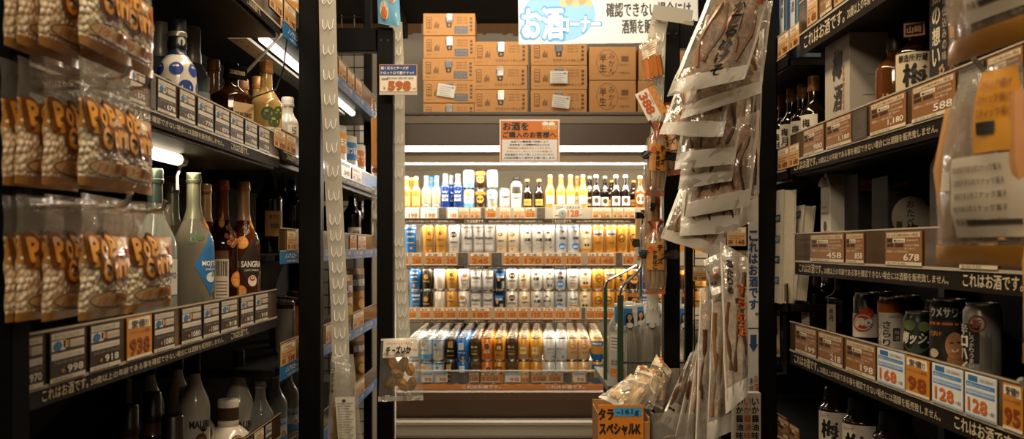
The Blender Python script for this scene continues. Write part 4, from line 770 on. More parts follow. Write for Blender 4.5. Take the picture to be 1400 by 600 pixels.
for i, (a, b_, st) in enumerate(((575, 592, 'white'), (596, 612, 'white'), (616, 640, 'grey'), (641, 655, 'cool'), (657, 684, 'cool'), (690, 712, 'white'), (728, 748, 'cool'), (750, 768, 'cool'), (770, 782, 'grey'), (784, 800, 'white'), (802, 812, 'grey'))):
    x0, x1 = WX(a, 4.995), WX(b_, 4.995); put_card(round((x1-x0)*.97, 3), .05, st, '108' if st == 'cool' else '98', '%s behind the cooler glass guard, %s past the squid bag' % (CARD_N[st], ORD[i]), 'price cards on the cooler deck', ((x0+x1)/2, 4.997, .588), 0)
q = MB().box(-.08, .08, 0, .003, 0, .075, M('#e2dccb', .4)); q.text('コロナ・エキストラ', flat(-.001), 0, .05, .014, ink('#2a2018'), .13, 'c', .03); q.text('128', flat(-.001), .03, .008, .034, ink('#d0701c'), .06, 'c', .05); q.text('円', flat(-.001), .07, .008, .012, ink('#3a2a1a')); q.patch(flat(-.001), -.07, -.02, .01, .016, ink('#6a5a48'))
tag(q.build('price_card', None, (WX(776, 5.17), 5.17, 1.455), 0), 'wide cream price card below the pale gold bottles, larger than the others', 'price card')
r = thing('shelf_talker', 'round white disc sign clipped in front of the wide cream price card', 'sign', (WX(769, 5.13), 5.13, 1.452))
MB().add([], [], WHITE).lathe([(.026, 0), (.026, .003), (.024, .004), (0, .004)], M('#e6e0d2', .4), 24).build('disc', r).rotation_euler = (PI/2, 0, 0); OBJ[-1].location = (0, 0, .026)
MB().ring(flat(-.005), 0, .026, .020, .020, .0015, ink('#8aa0b0')).text('生', flat(-.005), 0, .02, .014, ink('#6a8090')).build('print', r)
MB().box(-.004, .004, .0, .03, .015, .024, M('#d9d4c8', .3)).build('clip', r)
# ---- cardboard boxes on the canopy
def cbox(w, d, h, kind):
    b = MB().box(-w/2, w/2, 0, d, 0, h, CARD, .003); f = flat(-.0008); f2 = flat(-.0014); pr = ink('#5a3a1c')
    b.patch(lambda u, v: (u, v, h+.0006), -w/2+.002, w/2-.002, d/2-.02, d/2+.02, M('#c9a070', .3))
    if kind == 'mikan':
        b.ring(f, -.03, h*.52, .062, h*.40, .002, pr, 4 if False else 20); b.vtext('みかん', f, -.005, h*.84, h*.2, pr); b.text('半', f, -.055, h*.54, h*.24, pr, h*.2, 'c', .03); b.text('生', f, -.055, h*.24, h*.24, pr, h*.2, 'c', .03); b.text('10kg×24L', f, .07, h*.18, h*.07, pr)
        b.patch(f, .05, .09, h*.55, h*.72, ink('#6a4a28')); b.text('みかんゼリー', f, .07, h*.42, h*.08, pr, .06)
    else:
        b.patch(f, -w*.44, -w*.34, h*.30, h*.84, pr); b.patch(f2, -w*.43, -w*.35, h*.33, h*.81, CARD)
        for k in range(4): b.patch(f2, -w*.42, -w*.36, h*(.36+.11*k), h*(.39+.11*k), pr)
        for k in range(5): b.patch(f, -w*.29+k*.006, -w*.29+k*.006+.004, h*(.32+.03*(k % 2)), h*(.5+.06*(k % 3)), pr)
        b.patch(f, -w*.075, w*.075, h*.60, h*.86, ink('#4a5560')); b.add([], [], pr); b.poly(f, [(-w*.045, h*.36), (w*.045, h*.36), (w*.06, h*.62), (-w*.06, h*.62)], ink('#2a2420')); b.disc(f2, 0, h*.47, .006, .008, CARD, 10)
        b.patch(flat(-.002), -w*.05, w*.06, h*.58, h*.98, film('#d9cdb8', .25, .1))
        for k in range(3): b.text('種の場合にご注意', f, w*.25, h*(.78-.12*k), h*.06, pr, w*.19)
        for k in range(4): b.patch(f, w*.40, w*.445, h*(.2+.17*k), h*(.31+.17*k), pr)
        if kind == 'blue':
            b.patch(f, w*.1, w*.36, h*.08, h*.42, ink('#56626b')); b.text('マスカット', f2, w*.23, h*.27, h*.10, CARD, w*.2, 'c', .03); b.text('味が選べる', f2, w*.23, h*.13, h*.09, CARD, w*.2)
        else: b.text('マスカット + オレンジ', f, w*.16, h*.14, h*.13, pr, w*.52, 'c', .02)
        b.text('飲料缶スパークリング', f, -w*.33, h*.13, h*.05, pr, w*.22)
    return b
YB = 5.42; TOP = 2.0565
kinds = [('blue', 578, 650, [(141, 170), (110.5, 140), (80.5, 109.5), (50, 79.5), (18.5, 49)]), ('plain', 647, 722, [(123, 154), (90, 122), (56.5, 89)]), ('plain', 725, 803, [(123, 154), (91.5, 122), (59, 90.5)]), ('mikan', 805, 870, [(107.5, 153), (60.5, 106.5)]), ('mikan', 872, 936, [(107, 153), (63, 106)])]
CNAME = ['brown carton with blue panel in the tallest stack', 'brown carton in the three high stack next to the tallest', 'brown carton in the three high stack under the white banner', 'brown mikan carton with oval print, stack under the banner', 'brown mikan carton half hidden by the clip strip bags']
LV = {5: ['bottom one, cut by the canopy', 'second from bottom, white slip on it', 'middle one', 'second from top', 'topmost one'], 3: ['bottom one', 'middle one', 'topmost one'], 2: ['bottom one', 'top one']}
for j, (kd, a, b_, rows) in enumerate(kinds):
    z = TOP; w = round((b_-a)*YB/F, 3)-.004
    proto = None
    zb = ZY(rows[0][1], YB); zt_prev = TOP
    for i, (t, bo) in enumerate(rows):
        h = round((bo-t)*YB/F, 3); h = .1262 if kd == 'blue' else .1365 if kd == 'plain' else .19
        x = ((a+b_)/2-VX)*YB/F+(random.uniform(-.004, .004) if i else 0)
        zt = z
        if kd == 'blue' and i == 0: z = zt = 1.9905
        lab = '%s, %s' % (CNAME[j], LV[len(rows)][i])
        if proto is None: proto = tag(cbox(w, .30, h, kd).build('cardboard_box', None, (x, YB, zt)), lab, 'box', 'cartons on top of the cooler')
        else: dup(proto, lab, (x, YB+random.uniform(-.005, .008), zt))
        z += h+.0015
slip = MB().box(-.05, .05, -.001, 0, -.035, .035, M('#d2cbbd', .6)); 
for k in range(5): slip.patch(flat(-.0018), -.04, .03-.01*(k % 2), .02-.012*k, .022-.012*k, ink('#6a6458'))
slip.disc(flat(-.0018), .035, .022, .008, .006, ink('#8a8478'), 10)
for i, (px, py, a, t) in enumerate(((610, 124, -.18, 'on the tallest stack'), (764, 105.5, 0, 'on the middle carton below the banner'), (767, 139, -.12, 'on the bottom carton below the banner'))):
    p = P(px, py, YB-.012); o = slip.build('delivery_slip', None, p) if i == 0 else dup(s0, None, p)
    if i == 0: s0 = o
    o.rotation_euler = (0, -a, 0); tag(o, 'white delivery slip stuck %s' % t, 'slip', 'delivery slips')
# ================================================================ near cans on the right shelf
def near_can(label, px, X, h, r, z, body, art, lidc=None, bands=(), side_rot=1.0):
    lm = M(lidc, .25, .85) if lidc else LID
    o = can((body, [], list(bands)), h, r, 'drink_can', label, None, lm)
    dv = h-.118
    fn = lambda u, v: ((r+.0006)*math.sin(u/r), -(r+.0006)*math.cos(u/r), v+dv); f2 = lambda u, v: ((r+.0013)*math.sin(u/r), -(r+.0013)*math.cos(u/r), v+dv)
    l = MB(); art(l, fn, f2, .116, r); l.build('print', o)
    o.location = (X, YX(px, X), z); o.rotation_euler = (0, 0, R90+side_rot); return o
def a1(l, f, g, h, r):
    l.patch(f, -.05, .05, .02*1, h*.62, ink('#c9c0b2'), 10); l.disc(g, -.004, h*.46, .024, .021, ink('#a8341c'), 22); l.disc(g, .006, h*.62, .016, .014, ink('#a8341c'), 18); l.ring(lambda u, v: tuple(c*1.01 for c in g(u, v)[:2])+(g(u, v)[2],), -.002, h*.46, .020, .017, .002, ink('#e0c49a')); l.text('梅Q', lambda u, v: tuple(c*1.015 for c in g(u, v)[:2])+(g(u, v)[2],), 0, h*.39, .018, ink('#e9dcc0'), .032, 'c', .04); l.text('ウォーター', g, 0, h*.72, .006, ink('#c98a4a'), .03); l.disc(lambda u, v: tuple(c*1.02 for c in g(u, v)[:2])+(g(u, v)[2],), .012, h*.42, .006, .006, ink('#2c6a9a'), 12)
near_can('black and white drink can with big red emblem and dark ring pull', 1185, .79, .168, .0290, 1.03, '#17130f', a1, '#3a352e')
def a2(l, f, g, h, r):
    l.patch(f, -.024, .032, .01, h*.74, ink('#c9bfac'), 8); l.vtext('さらり', g, -.004, h*.62, .017, ink('#2a2018'), .02); l.vtext('とした梅酒', g, -.019, h*.55, .010, ink('#6a5a48')); l.patch(g, .008, .022, .028, .055, ink('#3a362e'), 2); l.vtext('梅酒', lambda u, v: tuple(c*1.01 for c in g(u, v)[:2])+(g(u, v)[2],), .015, .052, .010, ink('#c9bfac')); l.text('SARARI', g, .01, h*.65, .005, ink('#6a5a48'), .02)
near_can('dark can with copper lid and cream label, between red emblem and green cans', 1219, .79, .166, .0285, 1.03, '#2a1c12', a2, '#a85a1c', [(.80, .96, '#a85a1c')])
def a3(l, f, g, h, r):
    l.disc(f, 0, h*.6, .03, .03, ink('#2c3a2c'), 20); l.text('梅ッシュ', g, 0, h*.5, .022, ink('#d6cdb8'), .062, 'c', .05, .2); l.disc(g, -.012, h*.8, .012, .010, ink('#5a6a3c'), 14); l.disc(g, .014, h*.78, .011, .010, ink('#6a7a44'), 14); l.patch(f, -.03, .03, .012, h*.22, ink('#b0a48c'), 8)
near_can('shorter dark green can with slanted white lettering and plum print', 1256, .775, .147, .0275, 1.03, '#22281f', a3)
def a4(l, f, g, h, r):
    G = lambda k: (lambda u, v: tuple(c*k for c in g(u, v)[:2])+(g(u, v)[2],))
    l.patch(f, -.055, .055, .01, h*.70, ink('#18120e'), 12); l.text('ウメサワー', g, 0, h*.75, .017, ink('#d9d2c2'), .062, 'c', .04); l.patch(f, -.036, .036, h*.63, h*.67, ink('#b8602a'), 8)
    l.disc(G(1.0), .012, h*.33, .022, .034, ink('#120c08'), 20); l.disc(G(1.012), .012, h*.33, .015, .023, ink('#b07a50'), 20); l.disc(G(1.012), .012, h*.11, .012, .016, ink('#a06c44'), 14)
    l.poly(G(1.02), [(.006, h*.27), (.019, h*.28), (.016, h*.235), (.009, h*.23)], ink('#d9cdbb')); l.disc(G(1.02), .007, h*.37, .003, .0016, ink('#1a120c'), 8); l.disc(G(1.02), .018, h*.38, .003, .0016, ink('#1a120c'), 8); l.poly(G(1.012), [(-.002, h*.45), (.012, h*.53), (.027, h*.44), (.02, h*.49), (.012, h*.46)], ink('#120c08'))
    l.disc(G(1.0), -.024, h*.2, .010, .008, ink('#b8a888'), 12); l.text('うまい!', g, -.022, h*.46, .009, ink('#b8802a'), .022, 'c', .02, .3)
near_can('tall dark can printed with a smiling face and white lettering', 1299, .775, .178, .0335, 1.03, '#20261f', a4, None, [(.82, .96, '#2c352c')], 1.0)
def a5(l, f, g, h, r):
    l.patch(f, -.03, .004, .02, h*.72, ink('#1a1510'), 6); l.ring(g, .000, h*.73, .014, .014, .003, ink('#8a4a2a')); l.text('新', g, 0, h*.67, .014, ink('#8a4a2a'), .014, 'c', .04); l.vtext('辛口ハイ', g, -.024, h*.75, .019, ink('#d6cfc0'), .04)
    for k in range(9): l.patch(g, .004+.002*k, .0052+.002*k, h*.1, h*(.6-.02*(k % 4)), ink('#6f6a60'))
    l.vtext('しっかりうまい', g, -.008, h*.62, .008, ink('#d6cfc0'))
near_can('silver can with round brown seal and vertical black panel', 1343, .775, .178, .0300, 1.03, '#9a958a', a5, None, (), .85)
for i, (px, X, c) in enumerate(((1206, .87, '#17130f'), (1242, .86, '#1d251c'), (1282, .85, '#2a1c12'), (1318, .85, '#20261f'))):
    near_can('dim can in the back row behind the drink cans, %s from the square bottles' % ORD[i], px, X, .165, .028, 1.03, c, lambda l, f, g, h, r: l.patch(f, -.02, .02, .02, .06, ink('#7a7060'), 6))
# energy cans on the far left shelf
for i, (px, X, c, d) in enumerate(((389, -.665, '#8f8a80', '#15110d'), (400, -.675, '#b8702a', '#c9c0b0'), (381, -.74, '#8f8a80', '#15110d'), (404, -.75, '#b8702a', '#c9c0b0'))):
    o = can((c, [('b', -.024, .024, .2, .8, d), ('d', 0, .5, .010, .014, '#c9a060')], [(.84, .96, '#2a231c')]), .16, .03, 'drink_can', ('silver and black tall can behind the black post' if i == 0 else 'orange and silver tall can behind the black post' if i == 1 else 'tall can in the back row behind the black post, %s' % ('silver one' if i == 2 else 'orange one')))
    o.location = (X, YX(px, X), .985); o.rotation_euler = (0, 0, L90+.3)
# snack packs beyond the clip strip on the left
for i, (px, X, z, w, h, c1, c2, t, side) in enumerate(((463, -.67, 1.53, .10, .24, '#d9cfba', '#d08a30', 'つまみ', 'closest to the clip strip'), (478, -.66, 1.53, .10, .22, '#cfc4ac', '#2b6ea6', 'おつまみ', 'in the middle'), (491, -.66, 1.53, .09, .21, '#d9d2c4', '#c8702a', 'ナッツ', 'closest to the thin post'), (378, -.69, 1.88, .10, .20, '#d8873a', '#e6dcc4', 'ピーナッツ', 'over the blue rail by the black post'), (395, -.68, 1.88, .10, .19, '#d9cfba', '#d08a30', 'あられ', 'over the blue rail, further one'), (470, -.68, .985, .12, .20, '#c9a878', '#8a4a1c', '徳用', 'on the lower rail beyond the clip strip'), (488, -.68, .985, .11, .22, '#a8743a', '#3a2412', 'お徳用', 'brown one on the lower rail'), (488, -.68, .71, .11, .20, '#b8864a', '#6a3a1a', '業務用', 'brown one on the lowest rail'))):
    r = thing('snack_pouch', 'standing snack pouch, %s, on the far shelving' % side, 'snack pack', (X, YX(px, X), z), L90-.5); b = MB(); n = 8
    fs = lambda sgn: (lambda u, v: (u*(1-.05*(v/h)), sgn*.030*math.cos(u/w*PI)*max(0, 1-v/h*.95)**.6, v))
    for sgn in (-1, 1): b.patch(fs(sgn), -w/2, w/2, 0, h, M(c1, .3, 0, .06, 40, coat=.5), 8, 8)
    b.build('pouch', r); q = MB(); f = lambda u, v: (u*(1-.05*v/h), fs(-1)(u, v)[1]-.0012, v)
    q.patch(f, -w*.42, w*.42, h*.55, h*.88, ink(c2), 8, 3); f2 = lambda u, v: (u, fs(-1)(u, v)[1]-.003, v); q.text(t, f2, 0, h*.65, h*.14, WHITE, w*.7, 'c', .03); q.disc(f2, 0, h*.3, w*.26, h*.14, ink('#8a5a2a'), 16); q.disc(lambda u, v: (u, fs(-1)(u, v)[1]-.004, v), 0, h*.3, w*.2, h*.10, ink('#c99a5a'), 14); q.build('print', r)
# ================================================================ black frames with clip strips
def frame(name, label, s, A, B, top, beam0, parts):
    r = thing(name, label, 'frame', (0, 0, 0)); m = M('#050404', .5, 0, .2, 14, spec=.15)
    for (x0, x1, y0, y1, h) in parts: MB().box(x0, x1, y0, y1, 0, h, m, .003).build('post', r)
    MB().box(beam0[0], beam0[1], beam0[2], beam0[3], beam0[4], beam0[5], m, .003).build('beam', r)
    return r
fl_ = frame('display_rack', 'black steel frame by the bottle shelving with two white clip strips', -1, 0, 0, 0, (-.60, -.409, 2.865, 2.905, 1.888, 1.96), [(-.584, -.524, 2.60, 2.65, 2.42), (-.407, -.3586, 2.86, 2.91, 1.96), (-.668, -.633, 4.28, 4.32, 2.45)])
for k in (1, 2): MB().lathe([(.004, 0), (.004, .002), (0, .002)], M('#1c1a18', .5), 10).build('bolt', fl_, (-.395+.022*(k-1), 2.8585, 1.92)).rotation_euler = (PI/2, 0, 0)
fr_ = frame('display_rack', 'black steel frame behind the dried squid bags', 1, 0, 0, 0, (.507, .70, 2.865, 2.905, 1.898, 1.98), [(.662, .712, 2.555, 2.60, 2.42), (.4576, .506, 2.86, 2.91, 1.98), (.729, .762, 4.0, 4.03, 1.5)])
for k in (1, 2): MB().lathe([(.004, 0), (.004, .002), (0, .002)], M('#1c1a18', .5), 10).build('bolt', fr_, (.47+.024*(k-1), 2.8585, 1.94)).rotation_euler = (PI/2, 0, 0)
def mesh_panel(label, x0, x1, Y, z0, z1, s=.06):
    b = MB(); m = M('#0c0a08', .4); x = x0
    while x <= x1+.001: b.tube([(x, Y, z0), (x, Y, z1)], .0028, m, 6); x += s
    z = z0
    while z <= z1: b.tube([(x0, Y-.004, z), (x1, Y-.004, z)], .0028, m, 6); z += s
    tag(b.build('wire_mesh_panel'), label, 'mesh panel')
mesh_panel('black wire mesh panel closing the far end of the bottle shelving', -1.05, -.665, 4.52, .05, 2.4)
mesh_panel('black wire mesh panel beside the thin post behind the squid bags', .77, 1.10, 4.015, .05, 1.5)
def plast():
    m, nt, b = newmat('milky_plastic'); out = nt.nodes['Material Output']; b.inputs['Base Color'].default_value = lin('#d2cfc3'); b.inputs['Roughness'].default_value = .3
    t = nt.nodes.new('ShaderNodeBsdfTranslucent'); t.inputs[0].default_value = lin('#e9e4d6'); tr = nt.nodes.new('ShaderNodeBsdfTransparent'); m1 = nt.nodes.new('ShaderNodeMixShader'); m2 = nt.nodes.new('ShaderNodeMixShader'); m1.inputs[0].default_value = .4; m2.inputs[0].default_value = .12
    nt.links.new(b.outputs[0], m1.inputs[1]); nt.links.new(t.outputs[0], m1.inputs[2]); nt.links.new(m1.outputs[0], m2.inputs[1]); nt.links.new(tr.outputs[0], m2.inputs[2]); nt.links.new(m2.outputs[0], out.inputs[0]); return m
PLAST = plast()
def clip_strip(label, pts, w, n, z_step):
    """pts: centre line in the world; flat milky strip with a W shaped hook punched every few centimetres"""
    o = Vector(pts[0]); r = thing('clip_strip', label, 'clip strip', o); q = [Vector(p)-o for p in pts]
    def at(t):
        t = max(0, min(.9999, t))*(len(q)-1); i = int(t); return q[i].lerp(q[i+1], t-i)
    L = sum((a-b).length for a, b in zip(q, q[1:])); b = MB(); N = 24
    for yy in (0, .0016): b.patch(lambda u, v: tuple(at(v)+Vector((u, yy, 0))), -w/2, w/2, 0, 1, PLAST, 1, N)
    b.build('strip', r)
    k = int(L/z_step)
    for i in range(1, k):
        c = at(i/k); zz = z_step*.26; ww = w*.2; dy = -.003; h = MB()
        w_ = [(-1.55, zz, .002), (-1.4, -zz*.6, -.002), (-.8, -zz, -.003), (-.25, -zz*.5, -.002), (0, zz*.8, 0), (.25, -zz*.5, -.002), (.8, -zz, -.003), (1.4, -zz*.6, -.002), (1.55, zz, .002)]
        h.tube([c+Vector((ww*x, dy+y, z)) for x, z, y in w_], .0014, M('#f4f1e8', .25, coat=.4), 5); h.build('hook', r)
    return r
Y1 = 2.56
clip_strip('milky white clip strip with W shaped hooks hanging beside the near black post', [P(446, -70, Y1), P(450, 120, Y1), P(458, 300, Y1), P(464, 420, Y1), P(467, 548, Y1)], .046, 1, .055)
Y2 = 2.95
clip_strip('milky white clip strip hanging right beside the cooler, squid bag at its foot', [P(541, 30, Y2), P(544.5, 120, Y2), P(545, 330, Y2), P(549, 400, Y2), P(553, 480, Y2)], .040, 1, .055)
Y3 = 2.74
clip_strip('milky white clip strip holding the cheese fish sausage packs', [P(903, 30, Y3), P(899, 150, Y3), P(893, 300, Y3), P(892, 442, Y3)], .034, 1, .05)
# ---- generic hanging bag from four corners
def bag(name, label, cat, c4, thick, mat, seed=0, wr=.004, group=None, nu=10, nv=12, pinch=.15):
    TL, TR, BR_, BL = [Vector(c) for c in c4]; o = (TL+TR)/2; q = [c-o for c in (TL, TR, BR_, BL)]
    n = ((TR-TL).cross(BL-TL)).normalized()
    if n.y > 0: n = -n
    W = ((TR-TL).length+(BR_-BL).length)/2; H = ((BL-TL).length+(BR_-TR).length)/2
    def fn(e, sgn=1):
        def f(u, v):                                  # u 0..W from its own start edge, v 0..H from the foot up
            s, t = u/W, 1-v/H
            p = (q[0].lerp(q[1], s)).lerp(q[3].lerp(q[2], s), t)
            bul = thick*(math.sin(PI*min(1, max(0, s)))**.6)*(math.sin(PI*min(1, max(0, t)))**.55)
            nz = noise.noise(Vector((s*3.2+seed*5.1, t*4.2+seed*1.7, sgn*2.0)))*wr*2+noise.noise(Vector((s*9+seed, t*11, sgn*4.)))*wr*.8
            return tuple(p+n*(sgn*bul+nz*(1 if sgn > 0 else .6)+e))
        return f
    r = thing(name, label, cat, o, 0, group); b = MB()
    b.patch(fn(0, 1), 0, W, 0, H, mat, nu, nv); b.patch(fn(0, -1), 0, W, 0, H, mat, nu, nv); b.build('film', r)
    return r, fn, W, H
SEAL = film('#eee8da', .78, .25, bump=.2, gloss=.4)
def squid_mat():
    m, nt, b = newmat('dried_squid'); tc = nt.nodes.new('ShaderNodeTexCoord'); n = nt.nodes.new('ShaderNodeTexNoise'); n.inputs['Scale'].default_value = 42; n.inputs['Detail'].default_value = 8; n.inputs['Distortion'].default_value = 1.5
    r = nt.nodes.new('ShaderNodeValToRGB'); e = r.color_ramp.elements; e[0].position = .32; e[0].color = lin('#5c3a1c'); e[1].position = .70; e[1].color = lin('#e6bd84'); x = r.color_ramp.elements.new(.5); x.color = lin('#b0783e')
    nt.links.new(tc.outputs['Object'], n.inputs['Vector']); nt.links.new(n.outputs['Fac'], r.inputs[0]); nt.links.new(r.outputs[0], b.inputs['Base Color']); b.inputs['Roughness'].default_value = .45
    bp = nt.nodes.new('ShaderNodeBump'); bp.inputs['Strength'].default_value = .8; bp.inputs['Distance'].default_value = .006; nt.links.new(n.outputs['Fac'], bp.inputs['Height']); nt.links.new(bp.outputs['Normal'], b.inputs['Normal']); return m
SQW = squid_mat()
SQ = [M('#5f3a1a', .45, 0, .3, 60, coat=.3), M('#7a4f28', .45, 0, .3, 60, coat=.3), M('#4a2c14', .45, 0, .3, 60, coat=.3)]
BRUSH = ink('#1d1813'); RED = ink('#b8622a')
def squid_bag(label, c4, seed, writing=None, fill=5, group='dried squid bags', seal=.13, z0=.14, z1=.9, thick=.012, clear=SQF, txt=1.0, foot=True):
    r, fn, W, H = bag('dried_squid_bag', label, 'snack bag', c4, thick, SQL if 'lower' in (group or '') else clear, seed, .005, group); rnd = random.Random(seed+40)
    b = MB(); inner = fn(-.004, 1); back = fn(-.012, 1); u0, u1 = .13, .87; n_, m_ = 9, 14; m = SQW
    edge = [[(W*(u0+(u1-u0)*min(1, max(0, i/n_+(.10*noise.noise(Vector((j*.55, seed*3, 1 if i*2 > n_ else 5))) if i in (0, n_) else 0)))), H*(z0+(z1-z0)*j/m_+.03*noise.noise(Vector((i*.8, seed*2., 7)))*(1 if j in (0, m_) else 0))) for i in range(n_+1)] for j in range(m_+1)]
    for g_ in (inner, back):
        b.add([g_(*edge[j][i]) for j in range(m_+1) for i in range(n_+1)], [(j*(n_+1)+i, j*(n_+1)+i+1, (j+1)*(n_+1)+i+1, (j+1)*(n_+1)+i) for j in range(m_) for i in range(n_)], m, True)
    for k in range(fill):
        uu = W*(.2+.62*k/max(1, fill-1)); pts = []; ph = rnd.random()*6; L0, L1 = rnd.uniform(z0, z0+.2), rnd.uniform(z1-.3, z1)
        for j in range(8):
            t = j/7; pts.append(fn(-.002, 1)(min(W*.9, max(W*.1, uu+W*.06*math.sin(5*t+ph))), H*(L0+(L1-L0)*t)))
        b.tube(pts, .0050, rnd.choice(SQ), 6, [rnd.uniform(.4, 1.2) for _ in range(8)])
    b.build('dried_squid', r)
    s = MB(); f = fn(.0012, 1)
    s.patch(f, 0, W, 0, H*seal, SEAL, 8, 2); s.patch(f, 0, W*.045, H*seal, H, SEAL, 1, 10); s.patch(f, W*.955, W, H*seal, H, SEAL, 1, 10); s.build('seal', r)
    if writing:
        t = MB(); g = fn(.003, 1)
        for (kind, s_, u, v, hh, m) in writing:
            if kind == 'v': t.vtext(s_, g, u*W, v*H, hh*H, m, .045)
            elif kind == 't': t.text(s_, g, u*W, v*H, hh*H, m, None, 'c', .03)
            else: t.patch(g, (u-.18)*W, (u+.18)*W, v*H, (v+hh)*H, ink('#ddd6c6'), 3, 3)
        t.build('print', r)
    return r
def q4(Y, *p): return [P(p[i][0], p[i][1], Y+(p[i][2] if len(p[i]) > 2 else 0)) for i in range(4)]
up = 'squid bags on the upper strip'
squid_bag('large squid bag with black brush lettering, topmost and frontmost of the bunch', q4(2.05, (985, -45, .02), (1062, -38, .05), (1018, 108), (912, 132, -.05)), 1, [('v', 'やわらかするめげそ', .53, 1.04, .098, BRUSH), ('v', 'ピリ辛味', .84, 1.0, .075, RED)], 5, up, z1=.95, thick=.016)
squid_bag('squid bag right under the lettered one, its wide foot seal sloping up', q4(2.13, (966, 20, .02), (1057, 0, .03), (1040, 128), (930, 163, -.03)), 2, None, 5, up, z1=.8)
squid_bag('squid bag with dark contents, second below the lettered one', q4(2.17, (935, 95), (1010, 70), (988, 188, -.03), (901, 184, -.05)), 3, None, 5, up, seal=.17)
squid_bag('squid bag with small pieces and a straight foot seal, third below the lettered one', q4(2.21, (940, 130), (1022, 120), (1004, 224), (922, 232, -.03)), 4, None, 4, up, seal=.22)
squid_bag('squid bag with curled pale foot seal, fourth below the lettered one', q4(2.25, (938, 190), (1012, 170), (1000, 248), (927, 259, -.03)), 5, None, 3, up, seal=.36)
squid_bag('broad squid bag with dark contents and tilted seal, fifth below the lettered one', q4(2.28, (955, 185), (1040, 150), (1025, 281), (936, 298, -.03)), 6, None, 5, up, seal=.18)
squid_bag('squid bag second from the foot of the upper bunch, rounded seal corner', q4(2.31, (935, 250), (1018, 240), (1008, 318), (929, 323, -.03)), 7, None, 5, up, seal=.30)
squid_bag('lowest squid bag of the upper bunch with white left edge', q4(2.33, (932, 250), (1008, 262), (984, 353), (903, 325, -.05)), 8, None, 4, up, seal=.16)
squid_bag('squid bag hanging flat against the black post behind the bunch', q4(2.42, (1000, 60), (1044, 40), (1036, 300), (990, 320)), 9, None, 4, up, seal=.12)
lo = 'squid bags fanned on the lower strip'
WL = [('v', 'するめ', .6, .82, .10, RED), ('v', '足', .6, .45, .10, RED)]
squid_bag('squid bag with orange lettering, frontmost of the lower fan by the vertical sign', q4(2.16, (984, 330), (1022, 352), (1022, 540, -.03), (992, 566, -.04)), 11, [('v', 'するめ足', .72, .80, .085, RED), ('v', 'あたりめ', .3, .92, .05, BRUSH)], 3, lo, seal=.14)
squid_bag('dark filled squid bag, second in the lower fan', q4(2.20, (974, 392), (1004, 372), (1000, 590), (966, 604, -.04)), 12, WL[:0], 3, lo, seal=.12)
squid_bag('pale topped squid bag, third in the lower fan', q4(2.24, (957, 394), (988, 386), (986, 616), (950, 616, -.04)), 13, [('t', 'O', .5, .92, .03, RED)], 3, lo, seal=.05)
squid_bag('narrow squid bag, fourth in the lower fan', q4(2.28, (958, 440), (978, 420), (968, 620), (934, 620, -.04)), 14, [('t', 'O', .5, .9, .03, RED)], 2, lo, seal=.05)
squid_bag('narrow squid bag, fifth in the lower fan', q4(2.31, (952, 470), (968, 455), (948, 620), (918, 618, -.04)), 15, None, 2, lo, seal=.05)
squid_bag('outermost squid bag of the lower fan with lettered white edge', q4(2.34, (944, 482), (956, 476), (924, 590), (902, 576, -.04)), 16, [('t', '---', .5, .2, .02, BRUSH), ('t', 'O', .5, .45, .05, RED)], 1, lo, seal=.30)
squid_bag('crumpled squid bag at the top of the lower fan with white corner', q4(2.19, (961, 356), (996, 340), (1004, 402), (975, 412)), 17, [('t', 'O', .3, .5, .12, RED)], 1, lo, seal=.3, z0=.3, z1=.7)
for i, (a, pts) in enumerate((('upper', [(1030, -40), (1015, 60), (990, 180), (985, 300)]), ('lower', [(985, 320), (980, 420), (975, 600)]))):
    clip_strip('milky strip carrying the %s bunch of squid bags' % a, [P(x, y, 2.44) for x, y in pts], .03, 1, .06)
# ---- cheese squid bag
r, fn, W, H = bag('cheese_squid_bag', 'clear bag of cheese squid slices at the foot of the clip strip by the cooler', 'snack bag', q4(2.78, (521, 463), (574, 461), (579, 547), (517, 549)), .014, CLEAR, 21, .004)
rnd = random.Random(5); SQB = [M('#b08448', .5, 0, .25, 45), M('#99702f', .5, 0, .25, 45)]; ED = M('#6a4320', .5)
for k, (u, v, a, l_, w_) in enumerate(((.33, .60, 1.9, .021, .011), (.56, .57, 1.2, .024, .012), (.73, .50, 1.7, .017, .011), (.30, .30, .5, .019, .012), (.55, .27, 2.2, .021, .012), (.76, .27, 1.3, .019, .011), (.44, .44, 2.8, .017, .010))):
    c = Vector(fn(-.004)(u*W, v*H))+Vector((0, .004*(k % 2), 0)); A = Vector((math.cos(a), 0, math.sin(a)))*l_*1.15; B_ = Vector((-math.sin(a), 0, math.cos(a)))*w_*1.25
    b = MB(); b.blob(c, A, B_, (0, .005, 0), SQB[k % 2], 16, 8); b.tube([c+A*.92*math.cos(t)+B_*.92*math.sin(t)+Vector((0, -.0025, 0)) for t in [.4+.3*i for i in range(9)]], .0012, ED, 5); b.tube([c+A*q+B_*.3*math.sin(q*5)+Vector((0, -.0055, 0)) for q in (-.5, -.25, 0, .25, .5)], .0009, ED, 5); b.build('squid_slice', r)
t = MB(); g = fn(.0015); t.patch(g, W*.07, W*.93, H*.70, H*.97, ink('#e2d9c6'), 6, 2); g = fn(.003)
t.text('チーズいか', g, W*.46, H*.76, H*.12, BRUSH, W*.62, 'c', .06); t.text('カマンベールおつまみ', g, W*.45, H*.90, H*.045, RED, W*.6); t.text('100g', g, W*.84, H*.78, H*.05, RED, W*.14); t.text('燻製仕立て', g, W*.3, H*.72, H*.03, RED, W*.3); t.build('print', r)
MB().patch(fn(.001), 0, W, 0, H*.08, SEAL, 6, 1).build('seal', r); MB().patch(fn(.001), 0, W, H*.97, H, SEAL, 6, 1).build('seal', r)
